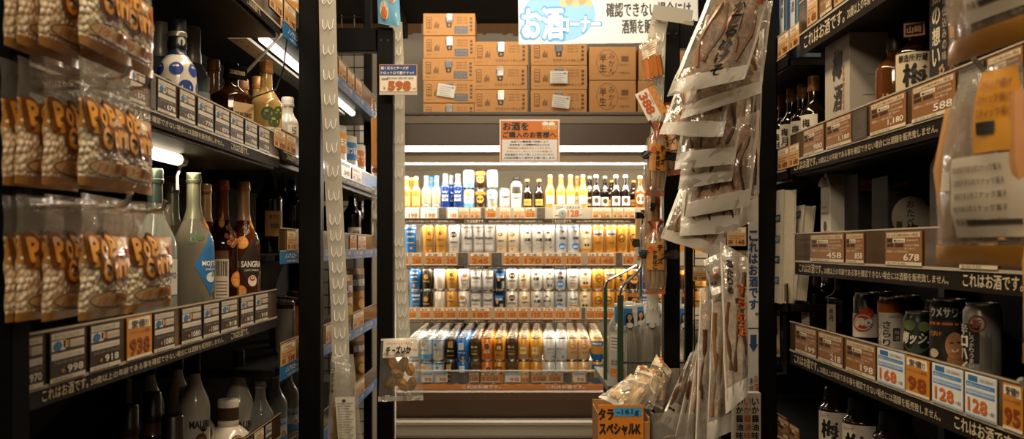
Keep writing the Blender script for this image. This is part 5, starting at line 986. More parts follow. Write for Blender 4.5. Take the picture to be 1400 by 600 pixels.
# ---- clear bag and tag on the first clip strip
r, fn, W, H = bag('snack_bag', 'clear bag hanging at the foot of the near clip strip', 'snack bag', q4(2.53, (453, 487), (483, 484), (496, 608), (447, 610)), .012, film('#d9d4c4', .30, .15, bump=.3, gloss=.5), 23, .004)
b = MB(); [b.tube([fn(-.006)(W*(.25+.12*k), H*.1), fn(-.006)(W*(.3+.12*k), H*.45)], .010, SQB[k % 2], 6) for k in range(5)]; b.build('contents', r); MB().vtext('おつまみ珍味', fn(.002), W*.12, H*.95, H*.055, BRUSH).build('print', r)
r, fn, W, H = bag('paper_tag', 'pale paper tag with fine print in front of the clear bag', 'tag', q4(2.49, (458, 543), (485, 542), (487, 612), (463, 612)), .001, M('#cfcabb', .6), 25, .001)
b = MB(); g = fn(.003)
for k in range(16): b.text('原材料名いか食塩糖類'[k % 4:], g, W*.1, H*(.86-.052*k), H*.03, ink('#5a5448'), W*(.8-.1*(k % 3)), 'l')
b.disc(g, W*.45, H*.93, W*.1, H*.03, ink('#4a443a')); b.build('print', r)
# ---- price sign 598
Y = 2.80; o = P(544.5, 126, Y); w, h = 52*Y/F, 38*Y/F; r = thing('price_sign', 'orange edged price sign on the short black post facing the aisle', 'sign', o)
b = MB().box(-w/2, w/2, 0, .003, 0, h, M('#c98a3c', .4)); f = flat(-.0008); b.patch(f, -w*.48, w*.48, h*.03, h*.97, ink('#ebe4d4')); f = flat(-.0014); b.patch(f, -w*.48, w*.48, h*.60, h*.97, ink('#27498a'))
f = flat(-.002); b.text('軽く炙るとチーズが', f, -w*.45, h*.81, h*.11, WHITE, w*.72, 'l', .03); b.text('トロットロで激ウマッ!!', f, -w*.45, h*.64, h*.11, WHITE, w*.86, 'l', .03); b.text('カマンベール・スモークチーズいか', f, w*.05, h*.46, h*.09, BRUSH, w*.7, 'c', .03); b.patch(f, -w*.44, -w*.26, h*.45, h*.5, ink('#8a8478'))
b.text('598', f, w*.03, h*.08, h*.30, ink('#b8611c'), w*.58, 'c', .07); b.text('¥', f, -w*.36, h*.09, h*.12, ink('#b8611c')); b.text('+税', f, w*.41, h*.08, h*.08, ink('#6a4a2a'), w*.12); b.build('panel', r)
MB().box(-w/2, w/2, -.001, .004, -.008, 0, M('#bdb6a6', .3)).build('holder', r)
# ---- hanging packs above the frame
r, fn, W, H = bag('snack_bag', 'blue and orange printed snack bag hanging above the short black post', 'snack bag', q4(2.82, (515, -60), (543, -60), (548, 37), (517, 32)), .012, M('#6fb0d6', .35, coat=.5), 27, .003)
b = MB(); g = fn(.002); [b.disc(g, W*u, H*v, W*.2, H*.14, ink('#d8d2c4'), 16) for u, v in ((.3, .7), (.68, .45), (.3, .2))]; g = fn(.004); [b.disc(g, W*u, H*v, W*.13, H*.09, ink('#c8702a'), 14) for u, v in ((.3, .7), (.68, .42), (.3, .16))]; b.build('print', r)
MB().tube([(0, .01, .01), (0, .04, .012), (0, .08, .0)], .003, STEEL).build('hang_hook', r)
r, fn, W, H = bag('snack_bag', 'slim orange snack bag hanging between the thin and the short black posts', 'snack bag', q4(3.3, (508, 130), (520, 130), (521, 236), (509, 236)), .012, CLEAR, 28, .003)
b = MB(); [b.tube([fn(-.004)(W*(.25+.25*k), H*.08), fn(-.004)(W*(.25+.25*k), H*.7)], .010, M('#c8873c', .4), 7) for k in range(3)]; b.build('contents', r); MB().patch(fn(.001), 0, W, 0, H*.06, ink('#b8602a'), 3).build('seal', r)
r, fn, W, H = bag('snack_bag', 'grey clear pack hanging below the slim orange snack bag', 'snack bag', q4(3.35, (508, 255), (521, 255), (522, 336), (509, 336)), .012, film('#b9b4a8', .4, .15), 29, .003); MB().patch(fn(.001), W*.15, W*.9, H*.1, H*.4, ink('#a9a294'), 3).patch(fn(.001), W*.15, W*.9, H*.55, H*.75, ink('#c2baa8'), 3).build('print', r)
MB().box(-.80, -.60, 4.88, 4.93, 0, 1.26, M('#b9b3a4', .5, 0, .05, 6), .004).build('side_guard', co)
# ---- cheese fish sausage packs
ORF = film('#c8651c', .55, .2, bump=.4, gloss=.5)
def sausage_pack(label, w=.064, h=.20):
    r = thing('sausage_pack', label, 'snack pack', group='cheese fish sausage packs'); b = MB(); zb = -h
    prof = [(w*.30, zb), (w*.44, zb+.012), (w*.5, zb+.05), (w*.5, -.075), (w*.42, -.05), (w*.16, -.032), (w*.10, -.026)]
    vs = []; N = 20
    for (q, z) in prof: vs += [(q*math.sin(2*PI*i/N), -.62*q*math.cos(2*PI*i/N)*(1 if z > zb+.02 else .5), z) for i in range(N)]
    b.add(vs, [(j*N+i, j*N+(i+1) % N, (j+1)*N+(i+1) % N, (j+1)*N+i) for j in range(len(prof)-1) for i in range(N)], CLEAR, True); b.build('film', r)
    for k in range(4):
        x = w*(-.3+.2*k); s = MB(); s.lathe([(.002, zb+.012), (w*.085, zb+.018), (w*.095, zb+.03), (w*.095, -.062), (w*.06, -.054), (.002, -.05)], M('#d3ac72' if k % 2 else '#c8985a', .4, coat=.3), 12, x, -.004 if k in (1, 2) else .0); s.build('sausage', r)
    c = MB(); N = 28
    c.add([(w*(.34+.04*(i % 2))*math.sin(2*PI*i/N), -.3*w*math.cos(2*PI*i/N), -.004) for i in range(N)]+[(w*.12*math.sin(2*PI*i/N), -.09*w*math.cos(2*PI*i/N), -.026) for i in range(N)]+[(w*.3*math.sin(2*PI*i/N), -.2*w*math.cos(2*PI*i/N)*(1+.2*(i % 2)), -.052) for i in range(N)], [(j*N+i, j*N+(i+1) % N, (j+1)*N+(i+1) % N, (j+1)*N+i) for j in (0, 1) for i in range(N)], ORF, True); c.build('ruffle', r)
    MB().box(-w*.42, w*.42, -.004, .004, zb-.006, zb+.010, ORF).build('seal', r)
    l = MB(); f = lambda u, v: (u, -.31*w*math.sqrt(max(.02, 1-(u/(w*.5))**2))-.0015, v); g = lambda u, v: (u, f(u, v)[1]-.001, v)
    l.patch(f, -w*.40, w*.34, zb+.062, zb+.135, film('#d08a2c', .75, .3), 8, 2); l.vtext('チーズ', g, w*.16, zb+.133, .017, BRUSH, .05); l.vtext('かまぼこ', g, -w*.06, zb+.118, .0125, BRUSH, .05); l.disc(g, -w*.24, zb+.118, .008, .010, ink('#b8501c'), 12); l.build('label', r); return r
sp = sausage_pack('cheese fish sausage pack with full lettering, lowest on the strip')
def spot(px, py, Y): return tuple(P(px, py, Y))
sp.location = spot(896, 300, 2.62)
for i, (px, py, Y, rz, tilt, t) in enumerate(((898, 185, 2.60, .3, .03, 'with black lettering just under the tilted price card'), (911, 160, 2.66, -.5, -.12, 'tucked behind toward the squid bags, leaning'), (892, 258, 2.68, 1.2, .06, 'in the middle behind the orange ruffle, lettering turned away'), (886, 305, 2.72, 2.4, .06, 'at the back of the lowest pack'))):
    o = dup(sp, 'cheese fish sausage pack %s' % t, spot(px, py-20, Y), rz); o.rotation_euler = (0, tilt, rz)
r, fn, W, H = bag('snack_bag', 'glossy orange tipped snack bag leaning off the strip above the tilted price card', 'snack bag', q4(2.70, (874, 62), (900, 48), (909, 105), (880, 115)), .014, CLEAR, 31, .006)
b = MB(); [b.tube([fn(-.004)(W*(.2+.2*k), H*.08), fn(-.004)(W*(.25+.17*k), H*.55)], .011, M('#b8702a', .35, coat=.4), 7) for k in range(4)]; b.build('contents', r); g = fn(.002); t = MB().patch(g, W*.08, W*.9, H*.6, H*.95, ink('#c9bda4'), 4, 2)
for k in range(5): t.patch(fn(.003), W*.15, W*(.7-.05*(k % 2)), H*(.65+.055*k), H*(.665+.055*k), ink('#7a6248'), 2)
t.build('print', r)
def sign4(name, label, Y, c4, draw, mats='#e6dfce', holder=None):
    """flat card with its own thickness, set out by an origin, a width, a height and a roll angle"""
    A, B, D = P(*c4[0], Y), P(*c4[1], Y), P(*c4[2], Y); w, h = (B-A).length, (D-A).length; ang = math.atan2((B-A).z, (B-A).x)
    b = MB().box(0, w, 0, .002, -h, 0, M(mats, .45)); draw(b, w, h); o = b.build(name, None, A); o.rotation_euler = (0, -ang, 0); return tag(o, label, 'sign')
def s388(b, w, h):
    f = flat(-.0012); b.patch(flat(-.0006), 0, w, -h*.34, 0, ink('#c98a4a')); 
    for k in range(7): b.text('チーズかまぼこ', f, w*.05+w*.13*k, -h*(.12+.13*(k % 2)), h*.08, BRUSH, w*.12)
    b.text('388', f, w*.46, -h*.88, h*.40, ink('#b8551c'), w*.72, 'c', .05); b.text('本体価格', f, w*.4, -h*.43, h*.06, BRUSH, w*.4); b.text('円', f, w*.9, -h*.85, h*.12, BRUSH)
sign4('price_sign', 'white price card with big orange digits tilted on its corner above the sausage packs', 2.57, [(893.5, 116), (912, 152), (875, 138)], s388)
def s6(b, w, h):
    f = flat(-.0012); b.patch(flat(-.0006), w*.04, w*.96, -h*.97, -h*.04, ink('#cfc5b0')); b.text('6', f, w*.68, -h*.78, h*.42, ink('#c08a4a'), None, 'c', .08); b.text('-字-', f, w*.45, -h*.25, h*.15, ink('#6a6458'), w*.6); b.patch(f, w*.1, w*.9, -h*.34, -h*.32, ink('#6a6458')); b.text('税込価格', f, w*.25, -h*.9, h*.09, ink('#6a6458'), w*.35)
sign4('price_sign', 'beige price card at the top of the squid frame, partly behind the grey board', 2.76, [(891, 22), (914, 26), (886, 57)], s6, '#b9b3a2')
o = sign4('grey_board', 'plain grey plastic board at the head of the squid frame', 2.72, [(894, 6), (948, 14), (892, 26)], lambda b, w, h: b.box(w*.8, w*1.05, -.004, .006, -h*1.05, -h*.8, M('#8a857a', .3)), '#a9a69a')
# ---- vertical signs on the squid post
def vsign(label, Y, px0, px1, py0, py1, draw):
    w, h = (px1-px0)*Y/F, (py1-py0)*Y/F; o = P(px0, py1, Y); b = MB().box(0, w, 0, .003, 0, h, M('#d9d5ca', .45)); draw(b, w, h); tag(b.build('vertical_sign', None, o), label, 'sign')
BL_ = ink('#2b4a78')
def arrow(b, w, h, z): f = flat(-.001); b.poly(f, [(w*.2, z), (w*.8, z), (w*.8, z-w*.9), (w*.2, z-w*.9)], BL_); b.poly(f, [(w*.05, z-w*.9), (w*.95, z-w*.9), (w*.5, z-w*1.7)], BL_)
def v1(b, w, h): arrow(b, w, h, h*.97); b.vtext('これはお酒です。', flat(-.001), w*.5, h*.74, h*.082, BL_, .05, 1.05, w*.82)
def v2(b, w, h): arrow(b, w, h, h*.96); b.vtext('未成年者の飲酒は法律で', flat(-.001), w*.3, h*.66, h*.054, ink('#3a4a5a'), .02, 1.05, w*.42); b.vtext('お酒は二十歳から', flat(-.001), w*.76, h*.68, h*.06, RED, .02, 1.05, w*.40)
vsign('narrow vertical sign with blue lettering and arrow on the squid post', 2.545, 1023, 1037, 266, 448, v1)
vsign('second vertical sign with small blue lettering below the first one', 2.545, 1023, 1037, 450, 640, v2)
def v3(b, w, h): b.vtext('ごらんください', flat(-.001), w*.5, h*.96, h*.08, BL_, .03, 1.05, w*.6); b.patch(flat(-.001), w*.1, w*.9, h*.05, h*.3, ink('#8fb4cf')); b.disc(flat(-.0016), w*.5, h*.17, w*.3, h*.07, ink('#c8702a'), 14)
vsign('grey vertical sign with orange spot above the arrow sign', 2.55, 1022, 1038, 150, 265, v3)
q = MB().box(0, .07, 0, .03, 0, .14, M('#c9c2b2', .5), .002); f = flat(-.0008)
for k in range(3): q.vtext('いか醤油味', f, .015+.02*k, .13, .020, BRUSH if k % 2 == 0 else RED, .03)
tag(q.build('snack_box', None, P(1003, 612, 2.42)), 'white snack box with brush lettering low beside the vertical sign', 'box')
# ---- price sign cards seen beyond the squid
for i, (px, py) in enumerate(((1007, 336), (1014, 368), (957, 384))):
    put_card(.06, .06, 'pale', '148', 'pale brown price card seen behind the squid bags, %s' % ('high one', 'low one', 'one by the mesh panel')[i], 'cards behind the squid', tuple(P(px, py, 2.98+.05*i if i < 2 else 3.98)), 0)
# ================================================================ big white banner and orange notice
Y = 4.70; o = P(709, 61, Y); w, h = (955-709)*Y/F, .40; r = thing('hanging_banner', 'big white hanging banner with a blue oval and black lettering', 'banner', o)
b = MB().box(0, w, 0, .006, 0, h, M('#e9e6de', .5), .002); b.build('panel', r)
l = MB(); f = flat(-.0008); f2 = flat(-.0014); f3 = flat(-.002); LB = ink('#8fc4e6'); DK = ink('#3a3a34')
l.disc(f, w*.23, h*.37, w*.20, h*.34, LB, 40)
l.text('お酒', f2, w*.135, h*.055, h*.40, ink('#5aa4d6'), w*.235, 'c', .10); l.text('お酒', f3, w*.135, h*.07, h*.37, ink('#f4f1ea'), w*.22, 'c', .05)
l.text('コーナー', f2, w*.345, h*.13, h*.22, ink('#5aa4d6'), w*.23, 'c', .13); l.text('コーナー', f3, w*.345, h*.145, h*.19, ink('#f4f1ea'), w*.22, 'c', .06)
for i in range(5): l.disc(f3, w*(.25+.035*i), h*(.50+.03*(i % 2)), w*.02, h*.05, ink('#dda468' if i % 2 else '#e6c090'), 14)
l.text('20歳以上の年齢を', f2, w*.66, h*.54, h*.17, DK, w*.55, 'c', .04); l.text('確認できない場合には', f2, w*.725, h*.325, h*.18, DK, w*.47, 'c', .04); l.text('酒類を販売致しません', f2, w*.785, h*.12, h*.175, DK, w*.42, 'c', .04)
l.disc(f3, w*.84, h*.86, w*.02, h*.06, ink('#a9cde6'), 14); l.build('print', r)
for k in (.12, .88): MB().tube([(w*k, .003, h), (w*k, .003, h+.24)], .002, STEEL, 6).build('hanging_wire', r)
r.rotation_euler = (0, -.012, 0)
Y = 5.01; o = P(683, 221, Y); w, h = 82*Y/F, 57*Y/F; r = thing('notice_sign', 'orange headed notice board hanging on the cooler front below the cartons', 'sign', o)
MB().box(0, w, 0, .006, 0, h, M('#e9e2d2', .45), .001).build('panel', r); l = MB(); f = flat(-.0008); f2 = flat(-.0014); OR = ink('#d0731f'); l.patch(f, w*.02, w*.98, h*.02, h*.98, OR); l.patch(f2, w*.04, w*.96, h*.03, h*.53, ink('#e9e4d8')); f3 = flat(-.002)
l.text('お酒を', f3, w*.06, h*.75, h*.19, BRUSH, w*.42, 'l', .04); l.text('ご購入のお客様へ', f3, w*.06, h*.575, h*.14, BRUSH, w*.88, 'l', .04)
for k, (t, c) in enumerate((('当店では警察署の指導により', BRUSH), ('未成年者への酒類販売防止のため', BRUSH), ('年齢確認の徹底を行なっております。', OR), ('法令により、成人しているお客様にも', OR), ('年齢確認をさせて頂くことがございます。', BRUSH), ('公的証明書のご提示をお願い致します。', BRUSH))): l.text(t, f3, w*.5, h*(.455-.078*k), h*.05, c, w*(.62+.05*k), 'c', .015)
for k, x in enumerate((.76, .87)):
    l.poly(f3, [(w*(x-.05), h*.76), (w*(x+.045), h*.76), (w*(x+.05), h*.90), (w*(x-.05), h*.90)], ink('#d99a3c')); l.disc(flat(-.0024), w*x, h*.91, w*.055, h*.045, ink('#efe9dc'), 14); l.ring(flat(-.0024), w*(x+.06), h*.83, w*.022, h*.05, w*.01, ink('#e0cfa8'), 14)
l.build('print', r)
MB().box(-.002, w+.002, .006, .012, h-.012, h+.004, M('#b9b3a6', .3)).build('holder', r)
# ================================================================ green post stand with big clear bottles
GRN = M('#2f4631', .4, 0, .15, 20); CHR = M('#a9a79f', .18, 1.0)
r = thing('bottle_stand', 'green posted metal stand with bent chrome bars holding big clear bottles', 'stand', (0, 0, 0))
pa, pb = P(827.5, 392, 4.30), P(848, 403, 4.10)
MB().box(pa.x-.008, pa.x+.008, 4.285, 4.315, 0, pa.z, GRN, .001).build('post', r); MB().box(pb.x-.0125, pb.x+.0125, 4.09, 4.11, 0, pb.z, GRN, .001).build('post', r)
for x in (1.02, ): MB().box(x-.0125, x+.0125, 4.09, 4.11, 0, 1.0, GRN, .001).build('post', r); MB().box(x-.0125, x+.0125, 4.70, 4.72, 0, 1.0, GRN, .001).build('post', r)
def smooth_path(p, n=5):
    out = []
    for i in range(len(p)-1):
        a, b_, c, d = p[max(i-1, 0)], p[i], p[i+1], p[min(i+2, len(p)-1)]
        for k in range(n):
            t = k/n; out.append(.5*((2*b_)+(c-a)*t+(2*a-5*b_+4*c-d)*t*t+(3*b_-a-3*c+d)*t**3))
    return out+[p[-1]]
MB().tube(smooth_path([P(828, 394, 4.3), P(829.5, 386, 4.3), P(835, 381, 4.3), P(866, 365, 4.3), P(873, 358, 4.3), P(876, 335, 4.3), P(878, 300, 4.3)]), .0065, CHR, 8).build('bar', r)
MB().tube(smooth_path([P(848, 405, 4.1), P(849, 396, 4.1), P(854, 388, 4.1), P(870, 374, 4.1), P(877, 362, 4.1), P(880, 335, 4.1), P(883, 305, 4.1)]), .0065, CHR, 8).build('bar', r)
MB().box(pa.x-.01, 1.04, 4.09, 4.72, .675, .70, M('#5a564a', .5)).build('shelf', r); MB().tube([(pb.x, 4.10, .80), (1.02, 4.10, .80)], .004, M('#3a372f', .3, .6)).build('guard_rail', r)
q = MB().box(-.055, .055, 0, .003, 0, .20, M('#b9b2a0', .4)); f = flat(-.001); q.patch(f, -.045, .045, .12, .19, ink('#d9d2c2')); q.patch(f, -.045, .045, .0, .04, ink('#c8803a')); q.text('本体', f, -.02, .05, .03, BRUSH, .04); q.text('1,798', f, 0, .008, .024, WHITE, .08)
for k in range(4): q.patch(flat(-.0016), -.04, .035, .13+.014*k, .135+.014*k, ink('#6a6458'))
o = q.build('price_sign', None, (pa.x+.045, 4.20, .72)); o.rotation_euler = (0, 0, -.9); tag(o, 'pale price board between the two green posts', 'sign')
o = MB().box(-.012, .012, 0, .002, 0, .10, M('#c9d2d6', .4)).patch(flat(-.0008), -.010, .010, .05, .095, ink('#3b86c2')).patch(flat(-.0008), -.010, .010, .02, .04, ink('#c8702a')).build('clip_card', None, P(873, 362, 4.26)); o.rotation_euler = (0, .12, 0); tag(o, 'small blue and white card clipped to the bent chrome bars', 'card')
q = MB(); q.box(-.028, .028, 0, .056, 0, .20, M('#a87c4c', .6, 0, .1, 30), .001); q.build
r = thing('cardboard_tube', 'tan upright display tube with a black cap behind the bent chrome bars', 'tube', P(876, 345, 4.50)); MB().lathe([(.026, 0), (.026, .165)], M('#b08450', .6, 0, .1, 30), 24).build('tube', r); MB().lathe([(.027, .16), (.027, .19), (0, .19)], BLACK, 24).build('cap', r); MB().lathe([(.008, -.62), (.008, 0)], STEEL, 10).build('pole', r)
PET = film('#d8d3c6', .16, .06, tint='#f4efe6', gloss=.75)
pr = [(.042, 0), (.048, .006), (.050, .02), (.050, .17), (.048, .20), (.042, .235), (.030, .262), (.018, .278), (.016, .30)]
br = thing('large_clear_bottle', 'large clear ribbed bottle with portrait tag, closest to the green post', 'bottle', group='large clear bottles on the green stand')
MB().lathe(pr, PET, 40, flute=.035, nf=10).build('body', br); MB().lathe([(.044*.95, .008), (.046, .02), (.046, .19)], film('#e0dccf', .05, .05, gloss=.3), 20).build('liquid', br)
MB().lathe([(.018, .296), (.019, .30), (.019, .33), (.017, .334), (0, .334)], M('#d6d2c6', .4), 18).build('cap', br)
t = MB().box(-.032, .032, -.046, -.044, .245, .335, M('#c9ccc8', .4)); t.patch(flat(-.0462), -.03, .012, .247, .322, ink('#2f78b0')); f = flat(-.0466); f2 = flat(-.0472); f3 = flat(-.0478)
t.disc(f, -.002, .262, .020, .034, ink('#16100c'), 18); t.disc(f, -.004, .285, .016, .018, ink('#16100c'), 16); t.disc(f2, -.003, .283, .010, .013, ink('#c99a74'), 16); t.patch(f2, -.008, .002, .262, .275, ink('#b98a64')); t.disc(f2, -.003, .248, .016, .012, ink('#d9d2c6'), 14); t.disc(f3, -.006, .286, .002, .0012, ink('#1a120c'), 8); t.disc(f3, .001, .286, .002, .0012, ink('#1a120c'), 8); t.disc(f3, -.003, .276, .004, .0014, ink('#a84a3a'), 8)
t.text('焼酎', f, .02, .305, .018, WHITE, .022, 'c', .04); t.patch(f, -.03, .03, .325, .334, ink('#d9d6cc')); t.build('neck_tag', br)
br.location = (P(860, 0, 4.30).x, 4.30, .70)
for i, (px, Y) in enumerate(((887, 4.30), (909, 4.34), (938, 4.30), (965, 4.32), (845, 4.46), (872, 4.44), (898, 4.46), (925, 4.46), (860, 4.60), (884, 4.60))):
    dup(br, 'large clear ribbed bottle on the green stand, %s row, %s from the green post' % ('front' if Y < 4.4 else 'second' if Y < 4.5 else 'back', ORD[[1, 2, 3, 4, 0, 1, 2, 3, 0, 1][i]]), ((px-VX)*Y/F, Y, .70), random.uniform(-.25, .25))
# ================================================================ carton of cheese cod sticks
bx = thing('display_carton', 'open carton of cheese stick bags with an orange price poster on its front', 'carton', (.205, 2.20, 0)); CB = M('#a5733f', .7, 0, .12, 30)
W_, D_, Z0, Z1 = .110, .20, .62, .905
for a in ((-.002, 0, 0, D_, Z0, Z1), (W_-.0, W_+.004, 0, D_, Z0, Z1), (-.002, W_+.004, -.004, 0, Z0, Z1-.01), (-.002, W_+.004, D_, D_+.004, Z0, Z1+.01)): MB().box(*a, CB, .0008).build('side_panel', bx)
MB().box(0, W_, 0, D_, Z0, Z0+.02, CB).build('base', bx)
plt = MB().box(-.005, W_+.13, .0, D_+.06, 0, Z0, M('#3a2a1c', .6, 0, .15, 10), .004); tag(plt.build('display_plinth', None, (.205, 2.20, 0)), 'dark plinth under the carton of cheese stick bags', 'plinth')
q = MB().box(0, .104, 0, .003, 0, .22, M('#cf7d22', .45)); f = flat(-.0010); f2 = flat(-.0016); f3 = flat(-.0022); z = .22
q.patch(f, .036, .1, z-.026, z-.005, ink('#3f93c6'), 1); q.text('-161g', f2, .068, z-.024, .015, ink('#16304a'), .05, 'c', .03); q.text('タラ', f, .018, z-.034, .026, BRUSH, .034, 'c', .06); q.text('スペシャルK', f, .05, z-.068, .026, BRUSH, .094, 'c', .07); q.text('399', f, .05, z-.135, .05, ink('#f0c07a'), .096, 'c', .10); q.text('399', f2, .05, z-.133, .047, ink('#8a2f10'), .09, 'c', .05); q.text('税抜', f, .05, z-.16, .015, BRUSH, .05)
o = q.build('price_poster', None, (.198, 2.185, .716)); tag(o, 'orange price poster with black brush lettering and blue patch', 'poster')
for k in range(9): pass
CH = M('#d9bc8c', .5, 0, .1, 60)
def stick_bag(label, c4, seed, writing, thick=.02, n=9):
    r, fn, W, H = bag('cheese_stick_bag', label, 'snack bag', c4, thick, film('#ebe3d0', .16, .1, bump=.4, gloss=.55), seed, .006, 'cheese stick bags in the carton'); b = MB()
    for k in range(n): b.tube([fn(-.010)(W*(.14+.72*k/(n-1)), H*(.12+.03*(k % 3))), fn(-.008)(W*(.16+.68*k/(n-1)), H*.5), fn(-.008)(W*(.2+.6*k/(n-1)), H*(.72-.03*(k % 2)))], .0055, CH, 6)
    b.build('cheese_stick', r); MB().patch(fn(.001), 0, W, H*.78, H, M('#d6c6a4', .5), 6, 3).patch(fn(.001), 0, W, 0, H*.05, SEAL, 6, 1).build('header', r); t = MB(); g = fn(.004)
    for (s_, u, v, hh) in writing: t.text(s_, g, u*W, v*H, hh*H, ink('#b8601c'), None, 'c', .05)
    t.disc(g, W*.4, H*.38, W*.12, H*.07, ink('#a8a498'), 12); t.build('print', r); return r
def wq(*p): return [Vector(v) for v in p]
stick_bag('cheese stick bag lying across the front of the carton', [P(862, 512, 2.30), P(897, 536, 2.26), P(868, 566, 2.19), P(818, 543, 2.20)], 51, [], .018)
stick_bag('cheese stick bag with orange lettering leaning behind the front one', [P(872, 500, 2.36), P(908, 512, 2.36), P(892, 560, 2.27), P(848, 548, 2.27)], 52, [('チータラ', .5, .84, .12)], .016)
stick_bag('cheese stick bag standing tallest at the back of the carton', [P(897, 484, 2.42), P(917, 506, 2.42), P(906, 560, 2.36), P(874, 545, 2.36)], 53, [('ター', .45, .86, .14)], .014)
stick_bag('cheese stick bag with a pointed header behind the lettered one', [P(878, 498, 2.40), P(892, 508, 2.40), P(884, 556, 2.34), P(862, 545, 2.34)], 54, [('タ', .5, .82, .12)], .012, 6)
r = thing('clear_display_box', 'clear plastic box of brown snacks between the carton and the squid bags', 'box', (.326, 2.22, .62)); b = MB(); PB = film('#d9d2c2', .12, .08, gloss=.6)
b.box(0, .10, 0, .004, 0, .29, PB).box(0, .10, .20, .204, 0, .37, PB).box(0, .004, 0, .2, 0, .29, PB).box(.096, .10, 0, .2, 0, .29, PB); b.build('wall', r); b = MB(); rnd = random.Random(9)
for k in range(26): x, y, z = rnd.uniform(.015, .085), rnd.uniform(.01, .18), rnd.uniform(.02, .24); b.tube([(x, y, z), (x+rnd.uniform(-.02, .02), y, z+.04)], .010, SQ[k % 3], 6)
o = b.build('contents', r); o['kind'] = 'stuff'
# ================================================================ near left: popcorn rack
MB0 = MB().box(-.72, -.572, 1.085, 1.13, 0, 2.3, M('#030303', .7, spec=.08), .003); tag(MB0.build('black_post'), 'wide black post at the near end of the bottle shelving', 'post')
rk = thing('peg_rack', 'chrome peg rack holding three rows of popcorn bags', 'rack', (-.60, 0, 0)); HK = M('#c9c4b8', .2, .9)
for z in (1.655, 1.50, 1.347):
    MB().box(-.012, .0, .80, 1.36, z+.002, z+.014, M('#8d887c', .3, .7)).build('rail', rk)
    for y in (1.125, 1.262 if z < 1.4 else 1.205):
        MB().tube([(0, y, z), (.135 if y < 1.2 else .13, y, z), (.144 if y < 1.2 else .137, y, z+.004), (.148 if y < 1.2 else .141, y, z+.014)], .0032, HK, 8).build('hook', rk)
MB().box(-.025, -.012, .80, .815, .9, 1.75, M('#8d887c', .3, .7)).build('upright', rk)
HDR = film('#d6d0c2', .14, .1, bump=.25, gloss=.6); ORP = M('#c28a3e', .3, 0, .08, 40, coat=.5); OUT = ink('#6e4119'); LET = M('#de9c3c', .35, coat=.4)
def popcorn():
    r = thing('popcorn_bag', 'popcorn bag', 'popcorn bag'); w, h0, h1 = .146, -.130, -.034; rr = random.Random(2)
    def fs(sg, e=0):
        def f(u, v):
            s, t = (u+w/2)/w, (v-h0)/(h1-h0); s = min(1, max(0, s)); t = min(1, max(0, t))
            return (u, -sg*(.013*(math.sin(PI*s)**.6)*(math.sin(PI*t)**.6)+.0022*noise.noise(Vector((u*60, v*60, sg*3))))-e, v)
        return f
    b = MB(); b.patch(fs(1), -w/2, w/2, h0, h1, POP, 14, 12); b.patch(fs(-1), -w/2, w/2, h0, h1, ORP, 10, 8); b.build('pouch', r)
    p = MB(); f = fs(1, .0012); g = fs(1, .0022); g2 = fs(1, .003)
    top = [(-w/2+w*i/10, h1-.030-.006*math.sin(i*1.1)-.008*(i/10)) for i in range(11)]
    for i in range(10):
        (a, za), (c, zc) = top[i], top[i+1]
        p.add([f(a, za), f(c, zc), f(c, (zc+h1)/2), f(a, (za+h1)/2), f(c, h1), f(a, h1)], [(0, 1, 2, 3), (3, 2, 4, 5)], ORP, True)
    p.patch(f, -w/2, w/2, h0, h0+.010, ORP, 12)
    for i, (ch, x, z, s, a) in enumerate((('P', -.050, -.062, .026, .12), ('o', -.030, -.060, .020, .05), ('P', -.008, -.058, .024, -.05), ('C', -.028, -.086, .024, .1), ('o', -.006, -.083, .019, 0), ('r', .012, -.082, .020, -.05), ('n', .030, -.081, .019, -.1))):
        fa = lambda e: (lambda u, v: fs(1, e)(x+(u*math.cos(a)-v*math.sin(a)), z+(u*math.sin(a)+v*math.cos(a))))
        p.text(ch, fa(.0022), 0, -.002, s*1.16, OUT, s*.98, 'c', .12); p.text(ch, fa(.0034), 0, 0, s, LET, s*.74, 'c', .05)
    p.patch(f, -.06, .062, h0+.015, h0+.029, M('#d2b888', .35, coat=.4), 10); p.ring(g, 0, h0+.022, .060, .011, .0016, OUT, 30)
    p.text('バター醤油味', g2, -.002, h0+.0165, .011, ink('#b8701c'), .09, 'c', .05); p.text('ポップコーン', g, -.04, h0+.036, .006, OUT, .04)
    p.disc(g, .052, -.052, .008, .008, ink('#a8401c'), 14); p.disc(g, .030, h0+.052, .004, .003, ink('#2c5f9a'), 10); p.disc(g, .046, h0+.044, .004, .003, ink('#2c5f9a'), 10); p.build('print', r)
    h = MB(); fh = lambda u, v: (u, .002*noise.noise(Vector((u*40, v*40, 1))), v); h.patch(fh, -w/2, w/2, h1-.002, .012, HDR, 10, 4); h.ring(lambda u, v: (u, -.001, v), 0, .0, .006, .005, .0012, M('#c9c2b2', .3), 16); h.build('header', r)
    return r
pc = popcorn(); RN = ['top row', 'middle row', 'bottom row']
firstp = True
for ri, z in enumerate((1.655, 1.50, 1.347)):
    for pi_, (y, xs) in enumerate(((1.125, (-.479, -.520, -.545, -.565)), (1.262, (-.483, -.512)))):
        if pi_ and ri < 2: y = 1.205
        for k, x in enumerate(xs):
            lab = 'popcorn bag, %s, %s' % (RN[ri], (('front one on the near hook', 'second back on the near hook', 'third back on the near hook', 'rearmost on the near hook') if pi_ == 0 else ('front one on the far hook by the bottles', 'second on the far hook by the bottles'))[k])
            loc = (x, y+random.uniform(-.003, .003), z-.0005); rz = L90+random.uniform(-.05, .05)
            if firstp: pc.location = loc; pc.rotation_euler = (0, 0, rz); LABELS[pc['label']].remove(pc.name); pc['label'] = lab; LABELS.setdefault(lab, []).append(pc.name); pc['group'] = 'popcorn bags'; firstp = False
            else: o = dup(pc, lab, loc, rz, 'popcorn bags'); o.rotation_euler = (random.uniform(-.03, .03), random.uniform(-.02, .02), rz)
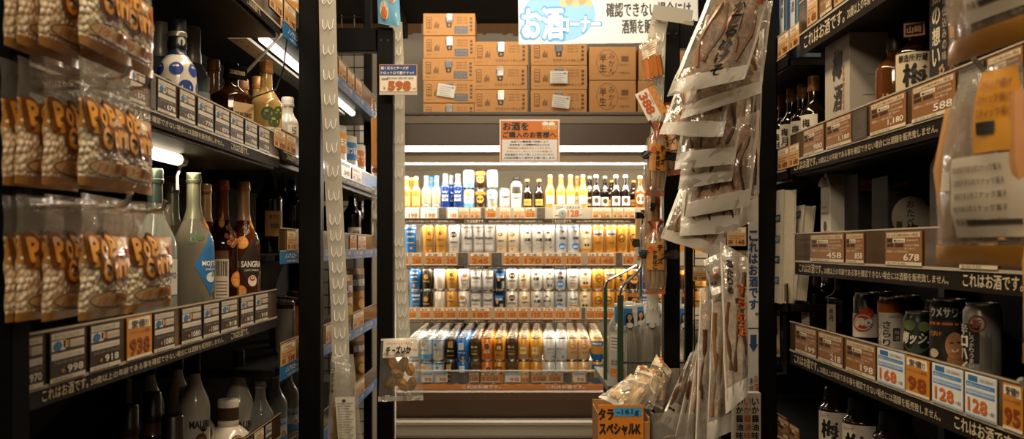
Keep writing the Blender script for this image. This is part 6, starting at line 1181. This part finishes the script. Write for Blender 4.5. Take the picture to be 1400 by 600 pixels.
# ================================================================ near right: snack bags on hooks
ORB = M('#b8802c', .35, 0, .1, 30, coat=.4)
def cracker(label, X, Yc, ztop, w, h, rz, seed):
    r = thing('snack_stick_bag', label, 'snack bag', (X, Yc, ztop), R90+rz, 'snack stick bags at the near right'); rnd = random.Random(seed)
    def fs(sg, e=0):
        def f(u, v):
            s, t = u/w+.5, -v/h; k = .55+.45*min(1, t*1.5)
            return (u*k, -sg*(.026*(math.sin(PI*min(1, max(0, s)))**.6)*(math.sin(PI*min(1, max(0, t)))**.5)+.004*noise.noise(Vector((u*30+seed, v*30, sg))))-e, v)
        return f
    b = MB(); F1 = film('#e6dcc8', .14, .1, bump=.35, gloss=.6); b.patch(fs(1), -w/2, w/2, -h, 0, F1, 12, 14); b.patch(fs(-1), -w/2, w/2, -h, 0, F1, 12, 14); b.build('film', r)
    for i in range(6):
        x = w*(-.38+.15*i)
        MB().tube([(x, rnd.uniform(-.006, .006), -h*.88), (x*.95, rnd.uniform(-.008, .008), -h*.5), (x*.8, 0, -h*.18)], .0135, M('#b98048' if i % 2 else '#c8935a', .55, 0, .15, 40), 9, [.8, 1, .8]).build('snack_stick', r)
    s = MB(); s.patch(fs(1, .001), -w/2, w/2, -h, -h*.90, ORB, 10, 2); s.patch(fs(-1, -.001), -w/2, w/2, -h, -h*.90, ORB, 10, 2); s.build('seal', r)
    p = MB(); f = fs(1, .0015); g = fs(1, .003); p.patch(f, .015, w/2-.004, -h*.45, -h*.04, ORB, 8, 6); p.patch(f, -w*.15, w/2-.004, -h*.86, -h*.46, ink('#b9ad98'), 8, 6)
    for k in range(5): p.text('製造者販売者名称スナック菓子'[k:], g, .02, -h*(.54+.065*k), .007, ink('#3a3228'), w*.42)
    p.patch(g, .0, w*.4, -h*.80, -h*.775, ink('#3a3228'), 4); p.patch(g, .024, .055, -h*.36, -h*.30, BRUSH, 3)
    for k in range(3): p.text('スティック揚げ', g, w*.27, -h*(.14+.07*k), .010, ink('#7a3a10'), w*.3)
    p.patch(f, -w*.32, -w*.16, -h*.62, -h*.52, ink('#c2b8a4'), 3, 2); p.build('print', r); return r
cracker('snack stick bag with orange foot seal, top edge of the right shelving', .505, .985, 1.72, .19, .215, .1, 61)
cracker('snack stick bag with orange panel and pale back label, right of the plum emblem box', .505, 1.01, 1.492, .19, .212, .12, 62)
cracker('snack stick bag at the very right edge, hanging lower than the panelled one', .515, .85, 1.385, .18, .20, .1, 63)
cracker('snack stick bag cut by the lower right corner, lowest of all', .515, .86, 1.17, .17, .19, .1, 64)
hk = thing('peg_rack', 'chrome peg rack holding the snack stick bags on the right', 'rack', (.62, 0, 0)); MB().box(0, .012, .7, 1.1, 1.70, 1.72, HK).build('rail', hk); MB().box(0, .012, .7, 1.1, 1.36, 1.375, HK).build('rail', hk); MB().box(.012, .025, .70, .715, .8, 1.8, HK).build('upright', hk)
for y, z, l in ((.985, 1.715, .12), (1.01, 1.488, .12), (.86, 1.38, .14), (.88, 1.165, .14)): MB().tube([(0, y, z), (-l, y, z), (-l-.01, y, z+.012)], .0032, HK, 8).build('hook', hk)
# ================================================================ light and camera
area('ceiling_lamp_near', (.0, 1.1, 2.77), (0, 0, 0), .25, 1.3, 17, '#ffe4be')
area('ceiling_lamp_mid', (.0, 2.2, 2.77), (0, 0, 0), .25, 1.2, 26, '#ffe4be')
area('ceiling_lamp_far', (.1, 4.0, 2.76), (math.radians(25), 0, 0), 1.4, .2, 22, '#fff0da')
area('fill_light_back', (-.2, 5.0, 2.76), (math.radians(48), 0, 0), 2.4, .15, 16, '#fff0da')  # added fill, tilted to brighten the cartons and the back wall
area('fill_light_behind', (-.85, -.7, 2.74), (math.radians(35), 0, math.radians(-25)), 1.0, .3, 34, '#ffe8c8')  # added fill behind the camera, reaches the cans on the right shelves
area('fill_light_behind', (.65, -.8, 2.74), (math.radians(38), 0, math.radians(20)), 1.0, .3, 21, '#ffe8c8')  # added fill behind the camera, brightens the popcorn and left shelves
w = bpy.data.worlds.new('store_air'); w.use_nodes = True; w.node_tree.nodes['Background'].inputs[0].default_value = lin('#ffd9ac'); w.node_tree.nodes['Background'].inputs[1].default_value = .05
sc = bpy.context.scene; sc.world = w
cam = bpy.data.cameras.new('camera'); cam.lens = 36*F/1400; cam.sensor_width = 36; cam.shift_y = 37/1400; cam.clip_start = .05
cam.dof.use_dof = True; cam.dof.focus_distance = 2.4; cam.dof.aperture_fstop = 7.0
co_ = bpy.data.objects.new('camera', cam); co_.location = (0, 0, EYE); co_.rotation_euler = (PI/2, 0, 0); OBJ.append(co_)
for o in OBJ: sc.collection.objects.link(o)
sc.camera = co_
sc.view_settings.view_transform = 'Standard'; sc.view_settings.look = 'None'; sc.view_settings.exposure = 0.0; sc.view_settings.gamma = 1.0; sc.view_settings.use_curve_mapping = False
sc.cycles.use_denoising = True; sc.cycles.max_bounces = 10; sc.cycles.transparent_max_bounces = 24; sc.cycles.diffuse_bounces = 3; sc.cycles.glossy_bounces = 3; sc.cycles.transmission_bounces = 4; sc.cycles.caustics_reflective = False; sc.cycles.caustics_refractive = False; sc.cycles.sample_clamp_indirect = 4.0
for k, v in LABELS.items():
    if len(v) > 1: print('SAME LABEL', len(v), k)
